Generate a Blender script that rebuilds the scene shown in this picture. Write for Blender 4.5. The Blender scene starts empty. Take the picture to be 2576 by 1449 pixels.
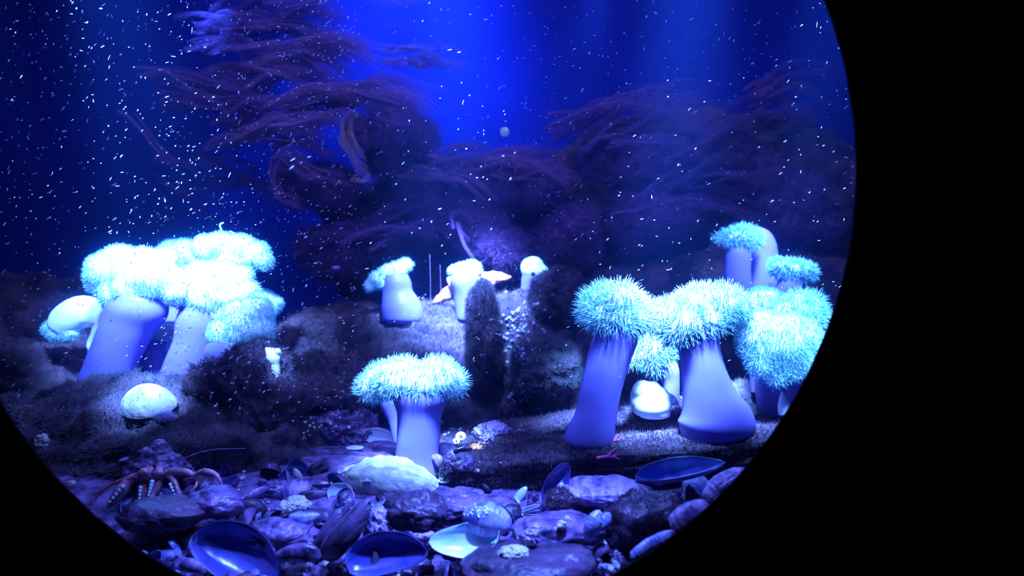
import bpy, bmesh, math, random
import numpy as np
from mathutils import Vector, Matrix, Euler, noise
from mathutils.bvhtree import BVHTree

S = bpy.context.scene
C = S.collection
PI = math.pi
CAMY = -0.744
F = 2576 * 26.0 / 36.0


def P(px, py, Y):
    """where the sight line through a point of the photograph passes depth Y"""
    d = Y - CAMY
    return Vector(((px - 1288) * d / F, Y, (724.5 - py) * d / F))


# ---------------------------------------------------------------- camera
cd = bpy.data.cameras.new('camera'); cam = bpy.data.objects.new('camera', cd); C.objects.link(cam)
cam.location = (0, CAMY, 0); cam.rotation_euler = (PI / 2, 0, 0)
cd.lens = 26; cd.sensor_width = 36; cd.clip_start = 0.01
cd.dof.use_dof = True; cd.dof.focus_distance = 1.06; cd.dof.aperture_fstop = 3.2
S.camera = cam
# ---------------------------------------------------------------- world and exposure
W = bpy.data.worlds.new('dark_room'); S.world = W; W.use_nodes = True
W.node_tree.nodes['Background'].inputs[0].default_value = (0.2, 0.2, 1, 1)
W.node_tree.nodes['Background'].inputs[1].default_value = 0.0008
S.view_settings.view_transform = 'Standard'; S.view_settings.look = 'None'
S.view_settings.gamma = 1; S.view_settings.use_curve_mapping = False
S.view_settings.exposure = 0
cy = S.cycles
cy.max_bounces = 6; cy.diffuse_bounces = 3; cy.glossy_bounces = 2; cy.transmission_bounces = 3
cy.transparent_max_bounces = 16; cy.volume_bounces = 1
cy.sample_clamp_indirect = 6; cy.sample_clamp_direct = 0
cy.use_denoising = True


# ---------------------------------------------------------------- lamps over the tank, plus added spots and fill
def spot(name, loc, tgt, power, deg, col=(0.10, 0.26, 1.0), blend=0.6, rad=0.05):
    l = bpy.data.lights.new(name, 'SPOT'); o = bpy.data.objects.new(name, l); C.objects.link(o)
    o.location = loc; o.rotation_euler = (Vector(tgt) - Vector(loc)).to_track_quat('-Z', 'Y').to_euler()
    l.energy = power; l.spot_size = math.radians(deg); l.spot_blend = blend; l.color = col; l.shadow_soft_size = rad
    return o


def area(name, loc, tgt, power, sx, sy, col):
    l = bpy.data.lights.new(name, 'AREA'); o = bpy.data.objects.new(name, l); C.objects.link(o)
    o.location = loc; o.rotation_euler = (Vector(tgt) - Vector(loc)).to_track_quat('-Z', 'Y').to_euler()
    l.shape = 'RECTANGLE'; l.size = sx; l.size_y = sy; l.energy = power; l.color = col
    return o


BL = (0.10, 0.25, 1.0)
spot('tank_spotlight_left_group', (-0.50, 0.12, 0.50), (-0.57, 0.52, 0.05), 1000, 34, BL, 0.9)
spot('tank_spotlight_middle', (-0.13, 0.08, 0.42), (-0.137, 0.30, -0.10), 1900, 16, BL, 0.9)
spot('tank_spotlight_right', (0.21, 0.08, 0.46), (0.22, 0.31, 0.05), 2300, 28, BL, 0.9)
spot('tank_spotlight_far_right', (0.37, 0.07, 0.38), (0.40, 0.34, -0.07), 620, 27, BL, 0.9)
spot('tank_spotlight_far_right_rear', (0.48, 0.30, 0.55), (0.50, 0.66, 0.10), 560, 24, BL, 0.9)
spot('tank_spotlight_ridge', (-0.09, 0.34, 0.50), (-0.10, 0.72, 0.02), 1500, 31, BL, 0.9)
spot('added_spot_low_right', (0.15, 0.05, 0.40), (0.188, 0.335, -0.150), 420, 9, BL, 0.6, 0.02)  # unseen helper, added to whiten the lump that the crowns shade
spot('added_spot_limpet', (-0.48, 0.06, 0.42), P(378, 1030, 0.40), 420, 13, BL, 0.8, 0.02)  # narrow beam added to brighten the limpet alone
spot('added_spot_far_left', (-0.66, 0.15, 0.45), P(180, 800, 0.58), 160, 15, BL, 0.8, 0.02)  # added spot that brightens the drooping anemone
spot('added_spot_foreground', (0.10, 0.035, 0.34), (-0.06, 0.10, -0.31), 130, 46, (0.09, 0.19, 1.0), 1.0, 0.015)  # added unseen spot for hard highlights on the shell litter
spot('added_spot_foreground_left', (-0.22, 0.035, 0.30), (-0.34, 0.14, -0.30), 42, 34, (0.09, 0.18, 1.0), 1.0, 0.015)  # extra spot added to light the crab
spot('added_spot_bud', (-0.36, 0.10, 0.42), P(690, 890, 0.44), 260, 7, BL, 0.6, 0.02)  # tiny cone added to lift the dim bud
spot('tank_spotlight_back_wall', (-0.22, 0.75, 1.25), (-0.28, 1.32, 0.68), 240, 58, (0.04, 0.15, 1.0), 1.0)
spot('tank_spotlight_back_wall_low', (0.0, 0.85, 1.20), (-0.08, 1.32, 0.42), 60, 30, (0.04, 0.15, 1.0), 1.0)
spot('tank_spotlight_back_left', (-0.72, 0.95, 0.75), (-0.74, 1.32, 0.16), 60, 36, (0.04, 0.15, 1.0), 1.0)
area('tank_light_bar', (-0.1, 0.45, 0.95), (-0.1, 0.50, -0.3), 10, 1.6, 0.25, (0.13, 0.20, 1.0))
area('added_fill_rear', (-0.05, 0.80, 1.2), (-0.05, 1.0, 0.1), 15, 1.5, 0.1, (0.12, 0.18, 1.0))  # fill light added to brighten the seaweed at the back
area('tank_light_front_strip', (0.0, 0.05, 0.60), (0.0, 0.20, -0.3), 11, 0.9, 0.06, (0.11, 0.18, 1.0))


# ---------------------------------------------------------------- materials
def mat(name, c1, c2=None, scale=20, rough=0.6, spec=0.3, bump=0.0, bscale=60, trans=0.0, detail=4, stretch=None, contrast=(0.35, 0.65)):
    m = bpy.data.materials.new(name); m.use_nodes = True
    nt = m.node_tree; n = nt.nodes; b = n['Principled BSDF']
    b.inputs['Roughness'].default_value = rough
    b.inputs['Specular IOR Level'].default_value = spec
    b.inputs['Base Color'].default_value = (*c1, 1)
    tc = n.new('ShaderNodeTexCoord'); mp = n.new('ShaderNodeMapping')
    nt.links.new(tc.outputs['Object'], mp.inputs[0])
    if stretch: mp.inputs['Scale'].default_value = stretch
    colout = None
    if c2:
        t = n.new('ShaderNodeTexNoise'); t.inputs['Scale'].default_value = scale; t.inputs['Detail'].default_value = detail
        r = n.new('ShaderNodeValToRGB'); r.color_ramp.elements[0].position = contrast[0]; r.color_ramp.elements[1].position = contrast[1]
        r.color_ramp.elements[0].color = (*c1, 1); r.color_ramp.elements[1].color = (*c2, 1)
        nt.links.new(mp.outputs[0], t.inputs['Vector']); nt.links.new(t.outputs['Fac'], r.inputs[0])
        nt.links.new(r.outputs[0], b.inputs['Base Color']); colout = r.outputs[0]
    if bump:
        t2 = n.new('ShaderNodeTexNoise'); t2.inputs['Scale'].default_value = bscale; t2.inputs['Detail'].default_value = 5
        bp = n.new('ShaderNodeBump'); bp.inputs['Strength'].default_value = bump; bp.inputs['Distance'].default_value = 0.004
        nt.links.new(mp.outputs[0], t2.inputs['Vector']); nt.links.new(t2.outputs['Fac'], bp.inputs['Height'])
        nt.links.new(bp.outputs[0], b.inputs['Normal'])
    if trans:
        tr = n.new('ShaderNodeBsdfTranslucent'); mx = n.new('ShaderNodeMixShader'); mx.inputs[0].default_value = trans
        tr.inputs['Color'].default_value = (*c1, 1)
        if colout: nt.links.new(colout, tr.inputs['Color'])
        nt.links.new(b.outputs[0], mx.inputs[1]); nt.links.new(tr.outputs[0], mx.inputs[2])
        nt.links.new(mx.outputs[0], n['Material Output'].inputs['Surface'])
    return m


M = {
    'black': mat('black_panel', (0.004, 0.004, 0.004), rough=0.9, spec=0.05),
    'backblue': mat('blue_backdrop', (0.010, 0.022, 0.28), (0.007, 0.014, 0.2), 3, 0.8, 0.1),
    'sidedark': mat('dark_side', (0.02, 0.03, 0.2), rough=0.9, spec=0.05),
    'bed': mat('shell_grit', (0.03, 0.02, 0.07), (0.26, 0.15, 0.36), 60, 0.6, 0.3, 0.8, 180, detail=6),
    'sand': mat('sand', (0.28, 0.17, 0.22), (0.4, 0.25, 0.3), 80, 0.8, 0.2, 0.5, 200),
    'rock': mat('dark_rock', (0.025, 0.013, 0.025), (0.11, 0.05, 0.08), 14, 0.6, 0.3, 0.9, 60),
    'turf': mat('grey_algae_turf', (0.06, 0.075, 0.09), (0.22, 0.25, 0.24), 14, 0.9, 0.05, trans=0.15),
    'turf_dark': mat('dark_algae_turf', (0.04, 0.03, 0.045), (0.14, 0.09, 0.12), 14, 0.9, 0.05, trans=0.15),
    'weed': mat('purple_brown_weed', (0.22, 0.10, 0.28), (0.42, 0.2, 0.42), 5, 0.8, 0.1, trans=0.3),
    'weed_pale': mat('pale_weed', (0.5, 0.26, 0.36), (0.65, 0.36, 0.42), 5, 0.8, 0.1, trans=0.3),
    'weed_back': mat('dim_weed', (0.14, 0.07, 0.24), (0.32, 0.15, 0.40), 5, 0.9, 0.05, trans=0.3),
    'column': mat('anemone_column_skin', (0.18, 0.145, 0.5), (0.22, 0.175, 0.55), 18, 0.45, 0.3, trans=0.25),
    'disc': mat('anemone_crown_flesh', (0.95, 0.98, 0.98), rough=0.6, spec=0.1, trans=0.25),
    'tent': mat('anemone_tentacles', (0.5, 0.97, 1.0), rough=0.6, spec=0.1, trans=0.5),
    'snow': mat('drifting_flecks', (0.9, 0.9, 0.95), rough=0.5, trans=0.3),
    'musselout': mat('mussel_skin', (0.012, 0.01, 0.04), (0.16, 0.10, 0.22), 26, 0.3, 0.5, 0.6, 60, stretch=(1, 5, 1)),
    'nacre_dark': mat('dull_blue_nacre', (0.02, 0.03, 0.22), (0.18, 0.15, 0.48), 18, 0.25, 0.6, 0.15, 50, contrast=(0.3, 0.7)),
    'nacre': mat('bright_nacre', (0.3, 0.6, 0.85), (0.95, 0.98, 0.95), 14, 0.2, 0.6, contrast=(0.35, 0.6)),
    'nacre_blue': mat('blue_green_nacre', (0.08, 0.12, 0.5), (0.4, 0.85, 0.9), 16, 0.2, 0.6, contrast=(0.45, 0.65)),
    'palechalk': mat('chalky_shell', (0.35, 0.32, 0.3), (0.7, 0.66, 0.55), 40, 0.5, 0.3, 0.6, 90),
    'lilac': mat('lilac_shell', (0.08, 0.05, 0.2), (0.5, 0.33, 0.62), 32, 0.3, 0.6, 0.8, 60, stretch=(3, 1, 1)),
    'blueshell': mat('blue_shell', (0.07, 0.08, 0.34), (0.45, 0.45, 0.75), 26, 0.25, 0.6, 0.7, 60, stretch=(3, 1, 1)),
    'pebble': mat('purple_pebble', (0.03, 0.02, 0.07), (0.24, 0.13, 0.32), 45, 0.3, 0.6, 0.9, 90),
    'darkpebble': mat('dark_pebble', (0.016, 0.010, 0.028), (0.08, 0.04, 0.09), 30, 0.4, 0.4, 0.6, 120),
    'star': mat('sea_star_skin', (0.55, 0.14, 0.18), (0.95, 0.6, 0.5), 90, 0.5, 0.4, 0.9, 160, detail=2, contrast=(0.45, 0.55)),
    'crab': mat('crab_shell', (0.28, 0.07, 0.09), (0.6, 0.3, 0.4), 70, 0.3, 0.6, 0.3, 120),
    'crabtip': mat('crab_pale_spots', (0.6, 0.85, 0.95), rough=0.25, spec=0.7),
    'pinkweed': mat('pink_weed', (0.75, 0.12, 0.35), (0.9, 0.3, 0.45), 20, 0.6, 0.2),
    'bead': mat('bead_skin', (0.35, 0.3, 0.55), rough=0.15, spec=0.9),
    'whitebead': mat('pale_bead', (0.9, 0.98, 0.9), rough=0.2, spec=0.8),
    'eye': mat('black_eye', (0.01, 0.01, 0.01), rough=0.1, spec=0.8),
    'orange': mat('orange_crust', (0.8, 0.22, 0.05), rough=0.6),
}


# ---------------------------------------------------------------- mesh helpers
def tag(o, label=None, cat=None, group=None, kind=None):
    if label: o['label'] = label
    if cat: o['category'] = cat
    if group: o['group'] = group
    if kind: o['kind'] = kind
    return o


def link(name, me, m, parent=None, smooth=True):
    o = bpy.data.objects.new(name, me); C.objects.link(o)
    if m is not None: me.materials.append(m)
    if smooth: me.polygons.foreach_set('use_smooth', [True] * len(me.polygons))
    if parent is not None: o.parent = parent
    return o


def empty(name, loc, label=None, cat=None, group=None):
    o = bpy.data.objects.new(name, None); C.objects.link(o); o.location = loc; o.empty_display_size = 0.02
    return tag(o, label, cat, group)


def pymesh(name, verts, faces):
    me = bpy.data.meshes.new(name); me.from_pydata([tuple(v) for v in verts], [], faces); me.update(); return me


def quadmesh(name, V, Q):
    """V n x 3 array, Q m x 4 index array"""
    me = bpy.data.meshes.new(name)
    me.vertices.add(len(V)); me.vertices.foreach_set('co', np.asarray(V, np.float32).ravel())
    k = Q.shape[1]
    me.loops.add(Q.size); me.loops.foreach_set('vertex_index', Q.astype(np.int32).ravel())
    me.polygons.add(len(Q)); me.polygons.foreach_set('loop_start', np.arange(0, Q.size, k, dtype=np.int32))
    me.update(calc_edges=True); me.validate()
    return me


def strands(name, paths, radii, sides=3):
    """paths N x S x 3, radii N x S; one mesh of thin tapering tubes"""
    N, K, _ = paths.shape
    T = np.gradient(paths, axis=1)
    T /= np.linalg.norm(T, axis=2, keepdims=True) + 1e-9
    ref = np.zeros_like(T); ref[..., 0] = 0.31; ref[..., 1] = 0.83; ref[..., 2] = 0.46
    A = np.cross(T, ref); A /= np.linalg.norm(A, axis=2, keepdims=True) + 1e-9
    B = np.cross(T, A)
    V = []
    for s in range(sides):
        a = 2 * PI * s / sides
        V.append(paths + (A * math.cos(a) + B * math.sin(a)) * radii[..., None])
    V = np.stack(V, axis=2).reshape(-1, 3)
    n = np.arange(N)[:, None, None] * K * sides; k = np.arange(K - 1)[None, :, None] * sides; s = np.arange(sides)[None, None, :]
    s2 = (s + 1) % sides
    q = np.stack([n + k + s, n + k + s2, n + k + sides + s2, n + k + sides + s], axis=-1).reshape(-1, 4)
    return quadmesh(name, V, q)


def tri_data(me):
    me.calc_loop_triangles()
    v = np.empty(len(me.vertices) * 3, np.float32); me.vertices.foreach_get('co', v); v = v.reshape(-1, 3)
    t = np.empty(len(me.loop_triangles) * 3, np.int32); me.loop_triangles.foreach_get('vertices', t); t = t.reshape(-1, 3)
    return v, t


def sample_surface(me, n, rng):
    v, t = tri_data(me)
    a, b, c = v[t[:, 0]], v[t[:, 1]], v[t[:, 2]]
    cr = np.cross(b - a, c - a); ar = np.linalg.norm(cr, axis=1) + 1e-12
    i = rng.choice(len(t), n, p=ar / ar.sum())
    u, w = rng.random(n), rng.random(n); f = u + w > 1; u[f] = 1 - u[f]; w[f] = 1 - w[f]
    p = a[i] + (b[i] - a[i]) * u[:, None] + (c[i] - a[i]) * w[:, None]
    # smooth normals
    vn = np.zeros_like(v)
    for k in range(3): np.add.at(vn, t[:, k], cr)
    vn /= np.linalg.norm(vn, axis=1, keepdims=True) + 1e-12
    nn = vn[t[i, 0]] * (1 - u - w)[:, None] + vn[t[i, 1]] * u[:, None] + vn[t[i, 2]] * w[:, None]
    nn /= np.linalg.norm(nn, axis=1, keepdims=True) + 1e-12
    return p, nn


def fuzz(name, me, n, length, rad, seed, jit=0.5, K=3, droop=0.0, keep=None, taper=0.15, m=None, parent=None, root=-0.001):
    rng = np.random.default_rng(seed)
    p, nn = sample_surface(me, n, rng)
    if keep is not None:
        k = keep(p, nn); p, nn = p[k], nn[k]
    n = len(p)
    d = nn + rng.normal(0, jit, (n, 3)); d /= np.linalg.norm(d, axis=1, keepdims=True)
    bend = rng.normal(0, jit * 0.6, (n, 3)); bend[:, 2] -= droop
    L = length * rng.uniform(0.5, 1.15, n)
    t = np.linspace(0, 1, K)[None, :, None]
    paths = (p + nn * root)[:, None, :] + (d[:, None, :] * t + bend[:, None, :] * t * t * 0.5) * L[:, None, None]
    radii = rad * (1 - (1 - taper) * np.linspace(0, 1, K)[None, :] ** 1.5) * rng.uniform(0.7, 1.3, n)[:, None]
    return link(name, strands(name, paths, radii), m, parent)


def curve_pts(ctrl, n):
    """Catmull-Rom through the rows of ctrl (any width)"""
    c = np.array(ctrl, float); c = np.vstack([2 * c[0] - c[1], c, 2 * c[-1] - c[-2]])
    out = []
    segs = len(c) - 3
    for k in range(n):
        u = k / (n - 1) * segs; i = min(int(u), segs - 1); t = u - i
        a, b, d, e = c[i:i + 4]
        out.append(0.5 * ((2 * b) + (-a + d) * t + (2 * a - 5 * b + 4 * d - e) * t * t + (-a + 3 * b - 3 * d + e) * t ** 3))
    return np.array(out)


def tube_arrays(ctrl, n=16, sides=12, flat=1.0, up=0.0):
    """ctrl rows x,y,z,r -> verts, faces of a capped tapering tube"""
    q = curve_pts(ctrl, n); V = []; Fc = []
    pts = q[:, :3]; T = np.gradient(pts, axis=0)
    for k in range(n):
        t = (Vector(T[k]).normalized() + Vector((0, 0, up))).normalized(); a = t.cross(Vector((0, 1, 0)))
        if a.length < 1e-3: a = t.cross(Vector((1, 0, 0)))
        a.normalize(); b = t.cross(a)
        for s in range(sides):
            an = 2 * PI * s / sides
            V.append(Vector(pts[k]) + (a * math.cos(an) + b * math.sin(an) * flat) * max(q[k, 3], 1e-5))
    for k in range(n - 1):
        for s in range(sides):
            Fc.append((k * sides + s, k * sides + (s + 1) % sides, (k + 1) * sides + (s + 1) % sides, (k + 1) * sides + s))
    Fc.append(tuple(range(sides))[::-1]); Fc.append(tuple((n - 1) * sides + s for s in range(sides)))
    return V, Fc


def ball_arrays(c, r, u=14, v=10):
    if not hasattr(r, '__len__'): r = (r, r, r)
    V = [Vector((c[0], c[1], c[2] - r[2]))]
    for j in range(1, v):
        ph = -PI / 2 + PI * j / v
        for i in range(u):
            th = 2 * PI * i / u
            V.append(Vector((c[0] + r[0] * math.cos(ph) * math.cos(th), c[1] + r[1] * math.cos(ph) * math.sin(th), c[2] + r[2] * math.sin(ph))))
    V.append(Vector((c[0], c[1], c[2] + r[2])))
    Fc = [(0, 1 + (i + 1) % u, 1 + i) for i in range(u)]
    for j in range(v - 2):
        for i in range(u):
            a = 1 + j * u + i; b = 1 + j * u + (i + 1) % u
            Fc.append((a, b, b + u, a + u))
    e = len(V) - 1; o = 1 + (v - 2) * u
    Fc += [(e, o + i, o + (i + 1) % u) for i in range(u)]
    return V, Fc


def join_arrays(lst):
    V = []; Fc = []
    for v, f in lst:
        k = len(V); V += list(v); Fc += [tuple(i + k for i in q) for q in f]
    return V, Fc


def fused(name, arrays, voxel, smooth_iter=6):
    """one continuous skin round overlapping closed shapes"""
    V, Fc = join_arrays(arrays)
    me = pymesh(name + '_raw', V, Fc); o = bpy.data.objects.new(name + '_raw', me); C.objects.link(o)
    r = o.modifiers.new('r', 'REMESH'); r.mode = 'VOXEL'; r.voxel_size = voxel
    if smooth_iter:
        s = o.modifiers.new('s', 'SMOOTH'); s.iterations = smooth_iter; s.factor = 0.6
    dg = bpy.context.evaluated_depsgraph_get()
    out = bpy.data.meshes.new_from_object(o.evaluated_get(dg)); out.name = name
    bpy.data.objects.remove(o); bpy.data.meshes.remove(me)
    return out


def nz(x, y, z, f, seed=0):
    return noise.noise(Vector((x * f + seed * 7.3, y * f - seed * 3.1, z * f + seed * 1.7)))


def fbm(p, f, seed, o=4):
    return noise.fractal(Vector((p[0] * f + seed * 7.3, p[1] * f - seed * 3.1, p[2] * f + seed * 1.7)), 0.9, 2.1, o)


def rock_mesh(name, c, r, seed, amp=0.25, freq=None, power=2.4, sub=5, tilt=0.0, lump=0.0, lf=30):
    bm = bmesh.new(); bmesh.ops.create_icosphere(bm, subdivisions=sub, radius=1)
    rm = sum(r) / 3; freq = freq or 1.3
    R = Matrix.Rotation(tilt, 3, 'Y')
    for v in bm.verts:
        d = v.co.normalized(); k = (abs(d.x) ** power + abs(d.y) ** power + abs(d.z) ** power) ** (-1 / power)
        q = d * k
        p = Vector((q.x * r[0], q.y * r[1], q.z * r[2]))
        h = amp * fbm(d, freq, seed, 5) * min(r) * 1.2
        if lump:
            w = p + Vector(c)
            h += lump * (1 - 2 * abs(noise.noise(w * lf + Vector((seed, 0, 0))))) * 0.6 + lump * 0.5 * (1 - 2 * abs(noise.noise(w * lf * 2.3 + Vector((0, seed, 0)))))
        v.co = R @ (p + d * h)
    me = bpy.data.meshes.new(name); bm.to_mesh(me); bm.free()
    return me


SURF = []      # surfaces things can rest on: (BVH in world space)


def solid(o):
    v, t = tri_data(o.data); mw = np.array(o.matrix_world) if o.parent is None else np.array(o.matrix_world)
    mw = np.array(Matrix.Translation(o.location) @ o.rotation_euler.to_matrix().to_4x4())
    v = v @ mw[:3, :3].T + mw[:3, 3]
    SURF.append(BVHTree.FromPolygons([tuple(q) for q in v], [tuple(q) for q in t]))


def hit(px, py, default=0.3):
    o = Vector((0, CAMY, 0)); d = (P(px, py, 0.5) - o).normalized(); best = None
    for b in SURF:
        loc, n, i, dist = b.ray_cast(o, d)
        if loc is not None and (best is None or dist < best[0]): best = (dist, loc, n)
    if best is None: return P(px, py, default), Vector((0, -0.3, 1)).normalized()
    return best[1], best[2]


def ground(x, y, top=0.6):
    best = None
    for b in SURF:
        loc, n, i, dist = b.ray_cast(Vector((x, y, top)), Vector((0, 0, -1)))
        if loc is not None and (best is None or loc.z > best[0].z): best = (loc, n)
    return best if best else (Vector((x, y, -0.3)), Vector((0, 0, 1)))


def pxs(Y): return (Y - CAMY) / F


# ---------------------------------------------------------------- the tank: panel with the round window, walls, bed
def box_obj(name, lo, hi, m):
    V = [(x, y, z) for x in (lo[0], hi[0]) for y in (lo[1], hi[1]) for z in (lo[2], hi[2])]
    Fc = [(0, 1, 3, 2), (4, 6, 7, 5), (0, 4, 5, 1), (2, 3, 7, 6), (0, 2, 6, 4), (1, 5, 7, 3)]
    return link(name, pymesh(name, V, Fc), m, smooth=False)


WC = P(998, 424, 0.0); WR = 1154 * pxs(0.0)
# front panel: a ring of quads from the round hole out to a square, with a chamfer towards the viewer
n = 192
rings = []
for (rad, y, sq) in ((WR, 0.0, 0), (WR, -0.0015, 0), (WR + 0.0005, -0.003, 0), (2.2, -0.003, 1), (2.2, 0.0, 1), (WR, 0.0, 2)):
    ring = []
    for i in range(n):
        a = 2 * PI * i / n; rr = rad
        if sq == 1: rr = rad / max(abs(math.cos(a)), abs(math.sin(a)))
        if sq != 1 and y > -0.01: rr += 0.0006 * nz(math.cos(a), math.sin(a), 0, 25, 3) + 0.0004 * nz(math.cos(a), math.sin(a), 0, 70, 5)
        ring.append((WC.x + rr * math.cos(a), y, WC.z + rr * math.sin(a)))
    rings.append(ring)
V = [v for r_ in rings[:5] for v in r_]; Fc = []
for k in range(5):
    k2 = (k + 1) % 5
    for i in range(n):
        Fc.append((k * n + i, k * n + (i + 1) % n, k2 * n + (i + 1) % n, k2 * n + i))
wf = link('wall_front', pymesh('wall_front', V, Fc), M['black'], smooth=False); tag(wf, kind='structure')

mg = bpy.data.materials.new('clear_acrylic'); mg.use_nodes = True
mg.node_tree.nodes.remove(mg.node_tree.nodes['Principled BSDF'])
tb = mg.node_tree.nodes.new('ShaderNodeBsdfTransparent'); tb.inputs[0].default_value = (0.98, 0.985, 0.99, 1)
mg.node_tree.links.new(tb.outputs[0], mg.node_tree.nodes['Material Output'].inputs['Surface'])
V = []; Fc = []
for y in (0.0015, 0.0115):
    V += [(WC.x + (WR + 0.02) * math.cos(2 * PI * i / 96), y, WC.z + (WR + 0.02) * math.sin(2 * PI * i / 96)) for i in range(96)]
Fc = [tuple(range(96)), tuple(range(191, 95, -1))] + [(i, (i + 1) % 96, 96 + (i + 1) % 96, 96 + i) for i in range(96)]
tag(link('window_1', pymesh('window_1', V, Fc), mg, smooth=False), kind='structure')

XL, XR, YB, ZT, ZB = -1.55, 1.15, 1.36, 1.45, -0.50
tag(box_obj('wall_back', (XL, YB, ZB), (XR, YB + 0.03, ZT), M['backblue']), kind='structure')
tag(box_obj('wall_left', (XL - 0.03, 0.0, ZB), (XL, YB, ZT), M['sidedark']), kind='structure')
tag(box_obj('wall_right', (XR, 0.0, ZB), (XR + 0.03, YB, ZT), M['sidedark']), kind='structure')

mw_ = bpy.data.materials.new('hazy_sea_water'); mw_.use_nodes = True; nt = mw_.node_tree
nt.nodes.remove(nt.nodes['Principled BSDF'])
s1 = nt.nodes.new('ShaderNodeVolumeScatter'); s1.inputs['Color'].default_value = (0.10, 0.10, 1, 1); s1.inputs['Density'].default_value = 0.012; s1.inputs['Anisotropy'].default_value = 0.0
s2 = nt.nodes.new('ShaderNodeVolumeScatter'); s2.inputs['Color'].default_value = (0.12, 0.35, 1, 1); s2.inputs['Density'].default_value = 0.40; s2.inputs['Anisotropy'].default_value = 0.98
ad = nt.nodes.new('ShaderNodeAddShader'); nt.links.new(s1.outputs[0], ad.inputs[0]); nt.links.new(s2.outputs[0], ad.inputs[1])
nt.links.new(ad.outputs[0], nt.nodes['Material Output'].inputs['Volume'])
tag(box_obj('water', (XL - 0.01, 0.012, ZB - 0.01), (XR + 0.01, YB + 0.01, ZT + 0.01), mw_), kind='structure')


def bed_z(x, y):
    t = min(max((y - 0.02) / 0.33, 0), 1); z = -0.325 + 0.06 * (t * t * (3 - 2 * t))
    z += 0.006 * nz(x, y, 0, 9, 2) + 0.004 * nz(x, y, 0, 30, 4)
    rough = 1 - min(max((y - 0.33) / 0.08, 0), 1)
    z += rough * (0.005 * abs(nz(x, y, 0, 60, 6)) + 0.002 * nz(x, y, 0, 160, 8))
    return z


gx = np.linspace(XL, XR, 420); gy = np.concatenate([np.linspace(0.0125, 0.5, 170), np.linspace(0.51, YB, 40)])
V = [(x, y, bed_z(x, y)) for y in gy for x in gx]; nx, ny = len(gx), len(gy)
I = np.arange(nx * ny).reshape(ny, nx)
Q = np.stack([I[:-1, :-1], I[:-1, 1:], I[1:, 1:], I[1:, :-1]], axis=-1).reshape(-1, 4)
bed = link('floor', quadmesh('floor', np.array(V), Q), M['bed']); tag(bed, kind='structure')
solid(bed)


# ---------------------------------------------------------------- rocks furred with algae
def rock(name, label, c, r, seed, turf_n=12000, tl=0.007, tm='turf', amp=0.25, power=2.4, sub=6, tilt=0.0, lump=0.012, lf=30, cat='rock', rm='turf_dark', rest=True, rad=0.00045, keepz=-0.5):
    me = rock_mesh(name, c, r, seed, amp, None, power, sub, tilt, lump, lf)
    o = link(name, me, M[rm]); o.location = c; tag(o, label, cat)
    if turf_n:
        fuzz('algae_turf', me, turf_n, tl, rad, seed, 0.6, 3, 0.1, lambda p, nn: nn[:, 2] > keepz, 0.3, M[tm], o)['kind'] = 'stuff'
    if rest: solid(o)
    return o


rock('algae_covered_rock', 'wide low mound furred with grey-green algae under the left anemone cluster', Vector((-0.63, 0.50, -0.318)), (0.33, 0.20, 0.13), 1, 80000, 0.010, 'turf', 0.34, lump=0.022, lf=20)
rock('algae_covered_rock', 'dark tufted boulder rising right of the left anemone stalks', P(615, 1010, 0.47), (0.078, 0.09, 0.085), 2, 26000, 0.010, 'turf_dark', 0.35)
rock('algae_covered_rock', 'dark boulder in shade at the far left behind the drooping anemone', P(60, 1000, 0.75), (0.28, 0.16, 0.16), 3, 16000, 0.010, 'turf_dark', 0.35)
rock('reef_ridge', 'long algae-furred ridge carrying the three small anemones', P(1010, 1010, 0.80), (0.33, 0.16, 0.185), 4, 70000, 0.011, 'turf_dark', 0.28, lump=0.018, lf=22, cat='rock')
rock('reef_ridge', 'bumpy dark rock face with glossy beads right of the ridge pillar', P(1350, 960, 0.76), (0.13, 0.12, 0.175), 5, 30000, 0.009, 'turf_dark', 0.28, lump=0.014, cat='rock')
rock('rock_pillar', 'upright dark fuzzy pillar in front of the middle ridge anemone', P(1212, 850, 0.63), (0.024, 0.028, 0.105), 6, 14000, 0.009, 'turf_dark', 0.35, cat='rock', lump=0.006)
rock('algae_covered_rock', 'rounded fuzzy boulder at the foot of the beaded rock face', P(1375, 925, 0.60), (0.05, 0.05, 0.04), 7, 14000, 0.008, 'turf', 0.3)
rock('algae_covered_rock', 'furry dark lump beside the rightmost ridge anemone', P(1405, 755, 0.68), (0.042, 0.05, 0.045), 8, 12000, 0.009, 'turf_dark', 0.35)
rock('reef_ridge', 'dim low ridge far behind the right anemone group', P(1800, 900, 1.0), (0.50, 0.15, 0.22), 9, 50000, 0.013, 'turf_dark', 0.3, lump=0.02, lf=20, cat='rock')
rock('algae_covered_rock', 'shadowed rock under the left end of the ridge', P(800, 1010, 0.62), (0.10, 0.09, 0.07), 10, 16000, 0.009, 'turf_dark', 0.35)
rock('rock_slab', 'long sloping slab with a furry top edge under the right anemones', Vector((0.14, 0.41, -0.242)), (0.275, 0.15, 0.024), 11, 60000, 0.008, 'turf_dark', 0.4, power=4, tilt=math.radians(-5), lump=0.008, cat='rock')
rock('rock_slab', 'dark shadowed block beneath the furry slab', Vector((0.18, 0.50, -0.275)), (0.22, 0.10, 0.035), 12, 0, amp=0.2, power=4, cat='rock')
rock('algae_covered_rock', 'fuzzy rock between the two right anemone stalks under the white lump', P(1640, 1090, 0.44), (0.055, 0.05, 0.045), 13, 16000, 0.008, 'turf_dark', 0.35)
rock('algae_covered_rock', 'rock at the window edge behind the large right anemone base', P(1900, 1120, 0.48), (0.14, 0.10, 0.08), 14, 20000, 0.009, 'turf', 0.35)
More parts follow.
